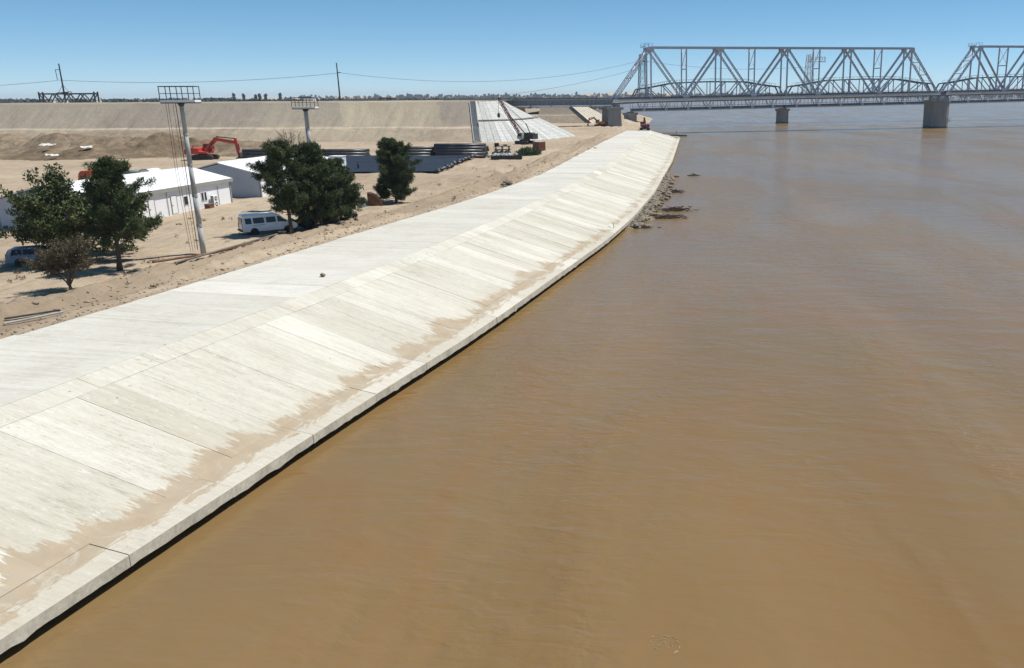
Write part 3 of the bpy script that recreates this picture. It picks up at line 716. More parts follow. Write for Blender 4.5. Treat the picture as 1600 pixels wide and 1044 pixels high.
    MB().bar((0, BW/2, bz(0)+1.12), (SPAN, BW/2, bz(SPAN)+1.12), BW-1.0, .1).build('deck_plate', M['steel_dark'], t)
    b = MB()
    for k in range(int(SPAN/0.7)):
        x = 0.4+k*0.7; b.box((x, BW/2, bz(x)+1.32), (0.24, 2.75, 0.2))
    b.build('sleepers', M['wood'], t)['kind'] = 'stuff'
    for y in (BW/2-.76, BW/2+.76): MB().bar((0, y, bz(0)+1.5), (SPAN, y, bz(SPAN)+1.5), 0.09, 0.16).build('rail', M['rust'], t)
    for y in (-1.0, BW+1.0):
        b = MB(); b.bar((-1, y, bz(-1)+1.0), (SPAN+1, y, bz(SPAN+1)+1.0), 1.1, 0.12); b.build('walkway', M['steel_dark'], t)
        b = MB(); yy = y+(-.5 if y < 0 else .5)
        for hh in (1.55, 2.1): b.bar((-1, yy, bz(-1)+hh), (SPAN+1, yy, bz(SPAN+1)+hh), 0.07)
        for k in range(int(SPAN/2.2)+1): b.bar((k*2.2, yy, bz(k*2.2)+1.0), (k*2.2, yy, bz(k*2.2)+2.1), 0.07)
        b.build('railing', M['steel'], t)
    # small inspection rail on the upper corner
    b = MB(); z = tz(PAN)
    for x in (PAN-3, PAN-1, PAN+1): b.bar((x, .2, z+.3), (x, .2, z+1.9), 0.1); b.bar((x, BW-.2, z+.3), (x, BW-.2, z+1.9), 0.1)
    for y in (.2, BW-.2):
        for hh in (1.1, 1.9): b.bar((PAN-3, y, z+hh), (PAN+1, y, z+hh), 0.09)
    b.bar((PAN-3, .2, z+.3), (PAN-3, BW-.2, z+.3), .3)
    b.build('inspection_rail', M['steel_dark'], t)
    b = MB()
    for k in range(9):
        x0 = 1.5+k*SPAN/9; b.tube([(x0, -1.25, bz(x0)-.1), (x0+SPAN/9-1.2, -1.25, bz(x0+SPAN/9)-.1)], 0.36, 8)
    b.build('service_pipe', M['steel_pale'], t, True)
    return t
truss_span(PA, DECK0, 'grey steel truss bridge span reaching from the bank to the big mid-river pier', 'steel truss spans of the railway bridge')
PBp = PA+bd*(SPAN+2.0)
truss_span(PBp+bd*5.0, DECK0+GRADE*(SPAN+7), 'grey steel truss span cut by the right edge, starting at the big pier', 'steel truss spans of the railway bridge')

def pier(name, c, z0, z1, L, W, label, grp, rz, nose=True):
    p = empty(name, (c.x, c.y, 0), rz, label, 'bridge pier', grp)
    def ring(l, w, z):
        n = 10; P = []
        for k in range(n+1):
            a = -math.pi/2+math.pi*k/n; P.append((w/2*math.sin(a), l/2-w/2+w/2*math.cos(a), z))
        for k in range(n+1):
            a = math.pi/2+math.pi*k/n; P.append((w/2*math.sin(a), -(l/2-w/2)+w/2*math.cos(a), z))
        return P
    def loft(rs_):
        n = len(rs_[0]); P = [q for r_ in rs_ for q in r_]; F = []
        for i in range(len(rs_)-1):
            for k in range(n): F.append((i*n+k, (i+1)*n+k, (i+1)*n+(k+1) % n, i*n+(k+1) % n))
        F.append(tuple(range(n))); F.append(tuple((len(rs_)-1)*n+k for k in range(n-1, -1, -1)))
        return MB().poly(P, F)
    loft([ring(L*1.0, W*1.0, z0), ring(L*.985, W*1.02, (z0+z1)/2), ring(L*1.0, W*1.06, z1)]).build('pier_shaft', M['pier'], p)
    loft([ring(L*1.08, W*1.16, z1+.002), ring(L*1.08, W*1.16, z1+.9)]).build('pier_cap', M['pier'], p)
    return p
zB = DECK0+GRADE*SPAN
pB = pier('bridge_pier', PBp+bn*(BW/2)+bd*0.5, -3, zB-4.2, 15.0, 10.4, 'broad concrete bridge pier standing in the water with bearing block on top', 'bridge piers in the river', BR_AZ)
for y in (0, BW):
    MB().box((1.2, y-BW/2, zB-2.6), (6.2, 2.2, 1.4)).build('bearing_block', M['pier'], pB)
    for x in (-1.6, 3.6): MB().box((x, y-BW/2, zB-1.35), (1.2, 1.2, 1.1), 0, .8).build('bearing', M['steel_dark'], pB)
b = MB()
for k in range(6):
    for y in (-8.0, 8.0): b.bar((-5.2+k*2.1, y, zB-3.3), (-5.2+k*2.1, y, zB-2.2), .08)
for y in (-8.0, 8.0): b.bar((-5.2, y, zB-2.2), (5.3, y, zB-2.2), .08); b.bar((-5.2, y, zB-2.75), (5.3, y, zB-2.75), .06)
b.build('cap_railing', M['steel'], pB)
b = MB()
for k in range(3): b.box((3.2, -7.15, 3.4+k*0.95), (2.6-.2*k, 0.5, 0.32))
b.build('depth_mark', M['stair'], pB)

# land pier under the bank end
pA = empty('land_pier', (PA.x-1.0, PA.y, 0), BR_AZ, 'grey concrete wall pier on the bank carrying the left end of the truss bridge', 'bridge pier')
zA = DECK0
MB().poly([(-3.6,-3,-1),(3.6,-3,-1),(3.6,BW+3,-1),(-3.6,BW+3,-1),(-3.1,-2.6,zA-4.0),(3.1,-2.6,zA-4.0),(3.1,BW+2.6,zA-4.0),(-3.1,BW+2.6,zA-4.0)],
  [(3,2,1,0),(4,5,6,7),(0,1,5,4),(1,2,6,5),(2,3,7,6),(3,0,4,7)]).build('pier_shaft', M['pier'], pA, bevel=.15)
MB().box((0, BW/2, zA-3.4), (8.2, BW+7.4, 1.2)).build('pier_cap', M['pier'], pA, bevel=.08)
for y in (0, BW):
    MB().box((2.0, y, zA-2.2), (2.2, 1.8, 1.25)).build('bearing_block', M['pier'], pA); MB().box((-2.4, y, zA-2.4), (1.6, 1.6, .85)).build('bearing_block', M['pier'], pA)
b = MB()
for k in range(5): b.bar((-3.9+k*1.95, -3.5, zA-2.8), (-3.9+k*1.95, -3.5, zA-1.7), .07)
for hh in (2.25, 1.7): b.bar((-3.9, -3.5, zA-hh), (3.9, -3.5, zA-hh), .07)
b.build('cap_railing', M['steel'], pA)
b = MB()
for k in range(4): b.box((-0.6+k*.8, -2.93, 3.0), (.42, .06, .75))
b.build('painted_mark', M['stair'], pA)

# plate girder approach
AP_L = 54.0
ap = empty('girder_span', (PA.x-bd.x*(AP_L+2.2), PA.y-bd.y*(AP_L+2.2), zA), BR_AZ, 'dark blue-grey plate girder approach span with railing and white pipe slung beneath', 'bridge span')
for y in (0.4, BW-.4):
    MB().bar((0, y, -.9), (AP_L, y, -.9), 0.12, 3.1).build('girder_web', M['girder'], ap)
    for z in (.7, -2.5): MB().bar((-.05, y, z), (AP_L+.05, y, z), 0.9, 0.13).build('girder_flange', M['steel'], ap)
    for k in range(26):
        x = 1+k*(AP_L-2)/25; MB().box((x, y+(-.25 if y < 2 else .25), -.9), (.10, .36, 3.0)).build('stiffener', M['girder'], ap)
MB().box((AP_L/2, BW/2, .95), (AP_L+1, BW+2.6, .26)).build('deck_slab', M['pier'], ap)
b = MB()
for k in range(int(AP_L/.7)): b.box((.4+k*.7, BW/2, 1.2), (.24, 2.75, .2))
b.build('sleepers', M['wood'], ap)['kind'] = 'stuff'
for y in (BW/2-.76, BW/2+.76): MB().bar((-20, y, 1.39), (AP_L, y, 1.39), .09, .16).build('rail', M['rust'], ap)
b = MB()
for yy in (-1.15, BW+1.15):
    for hh in (1.6, 2.2): b.bar((-.5, yy, hh), (AP_L, yy, hh), .07)
    for k in range(26): b.bar((k*2.16, yy, 1.05), (k*2.16, yy, 2.2), .08)
b.build('railing', M['steel'], ap)
b = MB()
for k in range(6): b.tube([(-4+k*9.6, -.9, -2.0), (5.2+k*9.6, -.9, -2.0)], .34, 8)
b.tube([(53.6, -.9, -2.0), (54.4, -.9, -2.2), (54.6, -.9, -2.8), (54.6, -.9, -5.0)], .34, 8)
b.build('service_pipe', M['white'], ap, True)
abt = empty('bridge_abutment', (PA.x-bd.x*(AP_L+5.5), PA.y-bd.y*(AP_L+5.5), 0), BR_AZ, 'pale concrete abutment block where the girder approach meets the berm', 'abutment')
MB().box((-4, BW/2, 9.0), (8, 13, 14.5)).build('abutment_block', M['pier'], abt, bevel=.1)
for yy in (-3.0, BW+3.0):
    MB().box((-9, yy, 16.3), (22, .5, 1.6)).build('parapet', M['pier'], abt)
b = MB()
for k in range(11): b.bar((-19+k*2.1, -3.0, 17.1), (-19+k*2.1, -3.0, 18.3), .1)
b.bar((-19, -3, 18.3), (2, -3, 18.3), .09); b.bar((-19, -3, 17.75), (2, -3, 17.75), .07)
b.build('railing', M['steel'], abt)

# ============================================================ older bridge behind
OP = Vector((-12.0, 546.0, 0)); O_SPAN = 99.0; O_AZ = R(15.5); od = Vector((math.cos(O_AZ), math.sin(O_AZ), 0)); on = Vector((-od.y, od.x, 0)); OB0 = 8.5; OG = 0.0135
O_ST = [0.0, 103.0, 216.0, 330.0, 446.0]
def old_span(k, label):
    st_ = OP+od*(O_ST[k]+.8); z0 = OB0+OG*O_ST[k]; O_SPAN = O_ST[k+1]-O_ST[k]
    t = empty('old_truss_span', (st_.x, st_.y, z0), O_AZ, label, 'bridge span', 'dark truss spans of the older bridge')
    L = O_SPAN-1.6; n = 10; pn = L/n; BWo = 6.0; bz = lambda x: OG*x; D = 5.4
    camb = lambda i: np.interp(i, [0, .35, 1.2, 2.6, 5, 7.4, 8.8, 9.65, 10], [D+1.5, 13.2, 14.3, 16.6, 17.1, 16.6, 14.3, 13.2, D+1.5])
    for y in (0.0, BWo):
        MB().bar((0, y, 0), (L, y, bz(L)), .5, .6).build('bottom_chord', M['old_pale'], t)
        MB().bar((0, y, D), (L, y, bz(L)+D), .5, .7).build('deck_chord', M['old_steel'], t)
        xs_ = [0, .35, 1.2, 2.6, 5, 7.4, 8.8, 9.65, 10]; b = MB()
        for a, c in zip(xs_[:-1], xs_[1:]): b.bar((a*pn, y, float(camb(a))+bz(a*pn)), (c*pn, y, float(camb(c))+bz(c*pn)), .7, .75)
        b.build('top_chord', M['old_steel'], t)
        for i in range(1, n):
            MB().bar((i*pn, y, bz(i*pn)+D), (i*pn, y, float(camb(i))+bz(i*pn)), .4).build('vertical', M['old_steel'], t)
        for i in range(1, n-1):
            a, c = (i, i+1) if i < n/2 else (i+1, i); MB().bar((a*pn, y, float(camb(a))+bz(a*pn)), (c*pn, y, bz(c*pn)+D), .45).build('diagonal', M['old_steel'], t)
        for i in range(7):
            xm = (i+.5)*L/7
            for sx in (-1, 1): MB().bar((xm, y, bz(xm)+.2), (xm+sx*2.6, y, bz(xm)+D-.3), .42).build('lattice_strut', M['old_pale'], t)
        b = MB()
        for i in range(22): b.bar((i*L/21, y, bz(i*L/21)), (i*L/21, y, bz(i*L/21)+D), .16)
        for hh in (1.3, 2.6): b.bar((0, y, hh), (L, y, hh+bz(L)), .1)
        b.build('walkway_railing', M['old_steel'], t)
        b = MB()
        for i in range(23):
            x = L*.06+i*L*.88/22; z = float(camb(x/pn))+bz(x); b.bar((x, y, z+.3), (x, y, z+1.7), .12)
            if i: b.bar((xp, y, zp+1.7), (x, y, z+1.7), .12)
            xp, zp = x, z
        b.build('top_railing', M['old_steel'], t)
    MB().bar((0, BWo/2, D+.3), (L, BWo/2, D+.3+bz(L)), BWo-1.2, .5).build('deck', M['old_steel'], t)
    MB().bar((0, BWo/2, 1.0), (L, BWo/2, 1.0+bz(L)), BWo-1, 1.5).build('lower_deck', M['steel_dark'], t)
    b = MB()
    for i in range(1, n): b.bar((i*pn, 0, float(camb(i))+bz(i*pn)-.2), (i*pn, BWo, float(camb(i))+bz(i*pn)-.2), .35)
    b.build('top_bracing', M['old_steel'], t)
    return t
for k, lb in enumerate(('dark older truss span behind, nearest the bank', 'dark older truss span behind, just right of the round river pier', 'dark older truss span behind, crossing behind the big pier', 'dark older truss span behind, running out at the right edge')):
    old_span(k, lb)
for k, lb in enumerate(('round concrete pier of the older bridge standing on the river bank', 'round dark-sided concrete pier of the older bridge in mid-river', 'round older bridge pier hidden behind the big river pier', 'round older bridge pier towards the right edge')):
    c = OP+od*O_ST[k]+on*3.0; z = OB0+OG*O_ST[k]
    p = empty('round_pier', (c.x, c.y, 0), O_AZ, lb, 'bridge pier', 'round piers of the older bridge')
    MB().lathe((0,0,0), [(4.3,-3),(4.3,.8),(4.0,.9),(4.0,z-2.2)], 24).build('pier_shaft', M['pier'], p)
    MB().lathe((0,0,0), [(4.3,z-2.198),(4.9,z-1.7),(4.9,z-.75)], 24).build('pier_cap', M['pier'], p)
    MB().box((0, 0, z-.5), (3.2, 6.8, .45)).build('bearing_block', M['steel_dark'], p)
# lattice masts by the bridges
def lattice_mast(x, y, z0, z1, w0, w1, label, mat):
    t = empty('lattice_mast', (x, y, z0), O_AZ, label, 'lattice mast', 'lattice masts at the bridges'); h = z1-z0; b = MB(); n = 7
    cn = lambda f, k: Vector(((w0+(w1-w0)*f)/2*(-1 if k in (0, 3) else 1), (w0+(w1-w0)*f)/2*(-1 if k < 2 else 1), h*f))
    for k in range(4): MB().bar(cn(0, k), cn(1, k), .34).build('leg', mat, t)
    for i in range(n):
        for k in range(4):
            b.bar(cn(i/n, k), cn((i+1)/n, (k+1) % 4), .17); b.bar(cn((i+1)/n, k), cn(i/n, (k+1) % 4), .17); b.bar(cn((i+1)/n, k), cn((i+1)/n, (k+1) % 4), .15)
    b.build('lacing', mat, t); return t
m1 = lattice_mast(-5.0, 551.0, 14.2, 42.5, 5.4, 3.0, 'dark lattice mast rising behind the left end of the truss bridge', M['old_steel'])
MB().bar((-4, 0, 24), (4, 0, 24), .35).build('cross_arm', M['steel_dark'], m1)
cM = OP+od*(O_ST[1]+18)+on*3
m2 = lattice_mast(cM.x, cM.y, OB0+7, 43.0, 6.0, 3.0, 'lattice mast on the older bridge carrying white letters', M['old_pale'])
sg = empty('letter_sign', (cM.x, cM.y-4.0, 38.6), R(2), 'row of small white letters standing on the lattice mast above the bridge', 'sign')
MB().bar((-2.0, 0, -.25), (10.2, 0, -.25), .22).build('sign_rail', M['old_steel'], sg); MB().bar((-2.0, .6, 1.6), (10.2, .6, 1.6), .18).build('sign_rail', M['old_steel'], sg)
glyph = {'S': [((0,0),(1,0)),((1,0),(1,1)),((1,1),(0,1)),((0,1),(0,2)),((0,2),(1,2))], 'A': [((0,0),(.5,2)),((.5,2),(1,0)),((.25,.8),(.75,.8))], 'I': [((.5,0),(.5,2))],
 'O': [((0,0),(1,0)),((1,0),(1,2)),((1,2),(0,2)),((0,2),(0,0))], 'C': [((1,0),(0,0)),((0,0),(0,2)),((0,2),(1,2))], 'J': [((0,0),(.8,0)),((.8,0),(1,1)),((1,1),(.8,2)),((.8,2),(.1,2))]}
for i, ch in enumerate('SAICOJ'):
    b = MB()
    for (x0, z0), (x1, z1) in glyph[ch]: b.bar((-1.7+i*1.95+x0*1.35, -.1, z0*1.35), (-1.7+i*1.95+x1*1.35, -.1, z1*1.35), .22, .52)
    b.build('letter', M['white'], sg)
# old abutment and slope on the bank beyond
ob = MB(); ob.poly([(-62,470,3),(-30,468,3),(-18,486,3),(-20,520,2),(-62,540,3),(-60,480,13),(-44,480,13),(-38,488,13),(-40,515,13),(-60,520,13)],
  [(0,1,6,5),(1,2,7,6),(2,3,8,7),(3,4,9,8),(5,6,7,8,9)])
tag(ob.build('old_berm', M['berm']), kind='structure')
oc = empty('old_slope_facing', (-32, 470, 3), 0, 'cream concrete slope facing of the older bridge seen under the approach span', 'embankment')
for k in range(6):
    f0, f1 = k/6, (k+1)/6-.02; T = lambda f: Vector((-44+7*f, 479.2+9*f, 13.1)); B_ = lambda f: Vector((-31+13*f, 467.0+17*f, 3.2)); o_ = Vector((-32, 470, 3))
    MB().poly([T(f0)-o_, T(f1)-o_, B_(f1)-o_, B_(f0)-o_]+[q-o_+Vector((.15,-.25,.3)) for q in (T(f0), T(f1), B_(f1), B_(f0))], [(3,2,1,0),(4,5,6,7),(0,1,5,4),(1,2,6,5),(2,3,7,6),(3,0,4,7)]).build('slope_panel', M['toe'] if False else M['kerb'], oc)

# ============================================================ white sheds
def shed(corner, rz, W, L, eave, apex, label, facade, name='white_shed'):
    z0 = 3.55; h = eave-z0; hr = apex-z0
    t = empty(name, (corner[0], corner[1], z0), rz, label, 'shed', 'white sheds in the yard')
    n = max(3, round(L/4.3)); pw = L/n
    for k in range(n): MB().box((-.06, (k+.5)*pw, h/2), (.12, pw-.008, h)).build('wall_panel', M['white'], t)
    for k in range(n): MB().box((-W+.06, (k+.5)*pw, h/2), (.12, pw-.008, h)).build('wall_panel', M['white'], t)
    for y in (0.06, L-.06):
        MB().poly([(-.13,y-.06,0),(-W+.13,y-.06,0),(-W+.13,y-.06,h),(-W/2,y-.06,hr-.14),(-.13,y-.06,h),(-.13,y+.06,0),(-W+.13,y+.06,0),(-W+.13,y+.06,h),(-W/2,y+.06,hr-.14),(-.13,y+.06,h)],
          [(4,3,2,1,0),(5,6,7,8,9),(0,1,6,5),(1,2,7,6),(2,3,8,7),(3,4,9,8),(4,0,5,9)]).build('gable_wall', M['gable'], t)
    for sx in (0, 1):
        x0 = .32 if sx == 0 else -W-.32; xm = -W/2
        zl = h-.05; m = 8; sp = (L+.7)/m
        for k in range(m):
            y0, y1 = -.35+k*sp, -.35+(k+1)*sp-.012
            P = [(x0,y0,zl),(xm,y0,hr),(xm,y1,hr),(x0,y1,zl)]; P += [(x,y,z+.14) for x,y,z in P]
            MB().poly(P, [(3,2,1,0),(4,5,6,7),(0,1,5,4),(1,2,6,5),(2,3,7,6),(3,0,4,7)]).build('roof_panel', M['roof'], t)
        MB().box(((.345 if sx == 0 else -W-.345), L/2, h-.13), (.05, L+.7, .46)).build('eave_fascia', M['fascia'], t)
        for y in (0.02, L-.02): MB().box(((.0 if sx == 0 else -W), y, h/2), (.2, .2, h)).build('corner_trim', M['fascia'], t)
    MB().box((-W/2, L/2, hr+.13), (.5, L+.72, .09)).build('ridge_cap', M['roof'], t)
    MB().box((-W/2, L/2, .12), (W+.5, L+.5, .36)).build('plinth', M['pier'], t)
    for kind, y, z, w, hh in facade:
        if kind == 'door':
            d = MB().box((.03, y, z+hh/2), (.06, w, hh)).build('door', M['roof'], t)
            for sy in (-1, 1): MB().box((.045, y+sy*(w/2+.03), z+hh/2), (.09, .06, hh+.06)).build('door_frame', M['fascia'], d)
            MB().box((.09, y-w*.35, z+hh*.48), (.05, .18, .05)).build('handle', M['blackplastic'], d)
        elif kind == 'window':
            f = MB().box((.03, y, z+hh/2), (.06, w+.12, hh+.12)).build('window', M['white'], t)
            MB().box((.055, y, z+hh/2), (.03, w, hh)).build('pane', M['glass'], f)
        elif kind == 'ac':
            a = MB().box((.42, y, z+hh/2), (.42, w, hh)).build('air_conditioner', M['white'], t, bevel=.03)
            for q in (.27, .73):
                P = [(.64, y+.30*math.cos(k*math.pi/8), z+hh*q+.30*math.sin(k*math.pi/8)) for k in range(16)]
                MB().poly(P, [tuple(range(16))]).build('fan_grille', M['iron'], a)
                MB().tube([(.62, y, z+hh*q), (.67, y, z+hh*q)], .13, 10).build('fan_hub', M['white'], a)
            MB().box((.42, y-w/2-.05, z+hh/2), (.38, .06, hh*.95)).build('side_panel', M['fascia'], a)
        elif kind == 'pipe':
            MB().tube([(.08, y, z), (.08, y, z+hh)], .04, 6).build('downpipe', M['fascia'], t)
    return t
sh1 = shed((-61.6, 93.7), R(-7), 11.5, 25.6, 7.25, 8.72, 'white gabled shed with dark windows and a double fan unit, behind the mast',
  [('door', 13.6, .55, 1.0, 2.15), ('window', 15.9, 1.35, .75, 1.05), ('window', 19.3, 1.45, .38, 1.05), ('window', 19.95, 1.45, .38, 1.05), ('ac', 21.2, .35, .95, 1.6), ('pipe', 22.7, .4, .1, 2.6), ('pipe', 12.4, .4, .1, 2.9), ('window', 5, 1.35, .8, 1.05), ('door', 9.5, .55, 1.0, 2.15)])
sh2 = shed((-57.3, 125.8), R(-7), 12.3, 25.0, 7.3, 8.85, 'white gabled shed with a shaded pale grey gable, standing beyond the nearer shed',
  [('ac', 3.0, .35, .9, 1.5), ('window', 6.0, 1.3, .8, 1.1), ('door', 9.5, .5, 1.0, 2.1), ('ac', 13, .35, .9, 1.5)])
bxo = empty('wooden_box', (-58.35, 112.6, GZ(-58.35, 112.6)), R(-7), 'small dark box standing by the shed wall left of the fan unit', 'box')
MB().box((0, 0, .26), (.7, 1.0, .52)).build('crate_body', M['rust'], bxo); MB().box((0, 0, .55), (.78, 1.08, .07)).build('lid', M['wood'], bxo)

# ============================================================ lighting masts with platforms
def light_mast(x, y, h, r, label, cables, rz):  # cables: with ladder and hanging cables
    z = GZ(x, y)-.1; t = empty('lighting_mast', (x, y, z), rz, label, 'mast', 'concrete masts with railed platforms')
    b = MB(); segs = 5
    for k in range(segs):
        a, c = h*k/segs, h*(k+1)/segs; ra, rc = r*(1-.28*k/segs), r*(1-.28*(k+1)/segs)
        b.lathe((0,0,0), [(ra, a), (rc, c)], 14)
    b.build('pole', M['mast'], t, True)
    for k in range(1, segs): MB().lathe((0,0,0), [(r*(1-.28*k/segs)+.035, h*k/segs-.12), (r*(1-.28*k/segs)+.035, h*k/segs+.12)], 14).build('collar', M['mast'], t)
    MB().lathe((0,0,0), [(r*.75, h-.35), (r*1.5, h)], 12).build('pole_head', M['iron'], t)
    MB().box((0, 0, h+.1), (2.9, 1.5, .2)).build('platform', M['white'], t)
    for y_ in (-.5, .5): MB().bar((-1.5, y_, h-.04), (1.5, y_, h-.04), .12, .1).build('platform_beam', M['iron'], t)
    b = MB(); zt = h+1.35
    for xx in (-1.42, -.5, .45, 1.42):
        for yy in (-.72, .72): b.bar((xx, yy, h+.2), (xx, yy, zt), .055)
    for yy in (-.72, .72): b.bar((-1.45, yy, zt), (1.45, yy, zt), .075); b.bar((-1.45, yy, h+.75), (1.45, yy, h+.75), .045)
    for xx in (-1.42, 1.42): b.bar((xx, -.72, zt), (xx, .72, zt), .075); b.bar((xx, -.72, h+.75), (xx, .72, h+.75), .045)
    b.build('railing', M['iron'], t)
    if cables:
        b = MB(); b.bar((-.42, -.1, .5), (-.42, -.1, h), .045); b.bar((-.64, -.1, .5), (-.64, -.1, h), .02)
        for k in range(int(h/.6)): b.bar((-.42, -.1, .7+k*.6), (-.64, -.1, .7+k*.6), .012)
        b.build('ladder', M['iron'], t)
        for dx in (-1.35, -1.15): MB().tube([(dx, .2, h), (dx-.05, .2, h*.55), (dx+.2, .15, .3)], .016, 5).build('cable', M['wire'], t)
    return t
light_mast(-41.7, 78.2, 13.7, .235, 'tall grey concrete mast with railed platform, standing in front of the shed', True, R(8))
light_mast(-44.0, 112.0, 12.9, .34, 'shorter looking concrete mast with railed platform, rising behind the dark pines', False, R(4))

# ============================================================ van, car
def wheel(parent, c, r, w):
    o = MB().wheel(c, r, w).build('wheel', M['rubber'], parent, True); s = -1 if c[1] < 0 else 1
    MB().tube([(c[0], c[1]+s*(w/2-.07), c[2]), (c[0], c[1]+s*(w/2-.03), c[2])], r*.6, 16).build('rim', M['chrome'], o)
    MB().tube([(c[0], c[1]+s*(w/2-.04), c[2]), (c[0], c[1]+s*(w/2+.005), c[2])], r*.2, 8).build('hub_cap', M['blackplastic'], o); return o
def body_loft(prof, hw, tum):
    """side profile (x, z) lofted across: narrower towards the roof"""
    zs = [z for _, z in prof]; z0, z1 = min(zs), max(zs)
    f = lambda z: hw-(tum*max(0, (z-z0-.55*(z1-z0))/(.45*(z1-z0))))
    n = len(prof); P = [(x, -f(z), z) for x, z in prof]+[(x, f(z), z) for x, z in prof]
    F = [tuple(range(n-1, -1, -1)), tuple(range(n, 2*n))]+[(i, (i+1) % n, (i+1) % n+n, i+n) for i in range(n)]
    return MB().poly(P, F), f
def side_panel(parent, name, pts, f, mat, off=.012, side=-1):
    P = [(x, side*(f(z)+off), z) for x, z in pts]; c = MB(); n = len(P)
    Q = [(x, side*(f(z)-.03), z) for x, z in pts]
    c.poly(P+Q, [tuple(range(n)), tuple(range(2*n-1, n-1, -1))]+[(i, i+n, (i+1) % n+n, (i+1) % n) for i in range(n)])
    return c.build(name, mat, parent)
def pitchrot(o, x, y, rz):
    o.rotation_euler = (0, 0, rz)
def van(x, y, rz):
    z = GZ(x, y); t = empty('passenger_van', (x, y, z), rz, 'white passenger van parked half in the shade of the dark pines', 'van')
    prof = [(-2.70,.42),(2.55,.40),(2.78,.62),(2.76,.92),(2.52,1.12),(1.72,1.30),(.98,2.02),(.72,2.14),(-2.45,2.20),(-2.64,2.10),(-2.74,1.3),(-2.76,.55)]
    b, f = body_loft(prof, 1.0, .13); b.build('body', M['vanpaint'], t, bevel=.05)
    for s in (-1, 1):
        for (x0, x1, nm) in ((-2.45, -1.82, 'rear_window'), (-1.66, -.55, 'side_window'), (-.38, .62, 'side_window')):
            side_panel(t, nm, [(x0+.03,1.28),(x1-.02,1.28),(x1,1.34),(x1-.03,1.86),(x0+.03,1.86),(x0,1.8)], f, M['glass'], side=s)
        d = side_panel(t, 'front_door', [(.70,.55),(1.62,.55),(1.74,1.2),(1.66,1.34),(1.08,1.93),(.70,1.95)], f, M['vanpaint'], .010, s)
        side_panel(d, 'window', [(.78,1.28),(1.62,1.26),(1.08,1.84),(.78,1.86)], f, M['glass'], .018, s)
        side_panel(t, 'sliding_door_gap', [(-.47,.5),(-.455,.5),(-.455,1.95),(-.47,1.95)], f, M['blackplastic'], .014, s)
        side_panel(t, 'door_track', [(-1.75,1.06),(-.47,1.10),(-.47,1.13),(-1.75,1.09)], f, M['blackplastic'], .02, s)
        MB().box((.58, s*1.03, 1.05), (.16, .05, .04)).build('handle', M['blackplastic'], t)
        MB().box((1.55, s*1.12, 1.36), (.10, .16, .24)).build('mirror', M['blackplastic'], t)
        MB().box((-2.755, s*.86, 1.0), (.05, .16, .5)).build('tail_light', M['redlamp'], t)
        MB().box((2.72, s*.74, .84), (.10, .26, .16)).build('headlight', M['white'], t)
        for wx in (-1.62, 1.75):
            MB().tube([(wx, s*(.80), .40), (wx, s*1.008, .40)], .43, 20).build('wheel_arch', M['blackplastic'], t)
            wheel(t, (wx, s*.93, .34), .34, .21)
    MB().poly([(1.70,-.84,1.34),(1.02,-.77,1.98),(1.02,.77,1.98),(1.70,.84,1.34),(1.735,-.84,1.36),(1.055,-.77,2.0),(1.055,.77,2.0),(1.735,.84,1.36)], [(0,1,2,3),(7,6,5,4),(0,4,5,1),(1,5,6,2),(2,6,7,3),(3,7,4,0)]).build('windscreen', M['glass'], t)
    MB().box((-2.735, 0, 1.55), (.05, 1.5, .62)).build('rear_pane', M['glass'], t)
    MB().box((-2.80, 0, .56), (.16, 1.9, .2)).build('rear_bumper', M['blackplastic'], t, bevel=.03); MB().box((2.74, 0, .52), (.2, 1.92, .24)).build('front_bumper', M['blackplastic'], t, bevel=.03)
    MB().box((0, 0, .36), (5.0, 1.5, .16)).build('underbody', M['blackplastic'], t)
    return t
van(-41.3, 91.3, math.atan2(.62, .80))
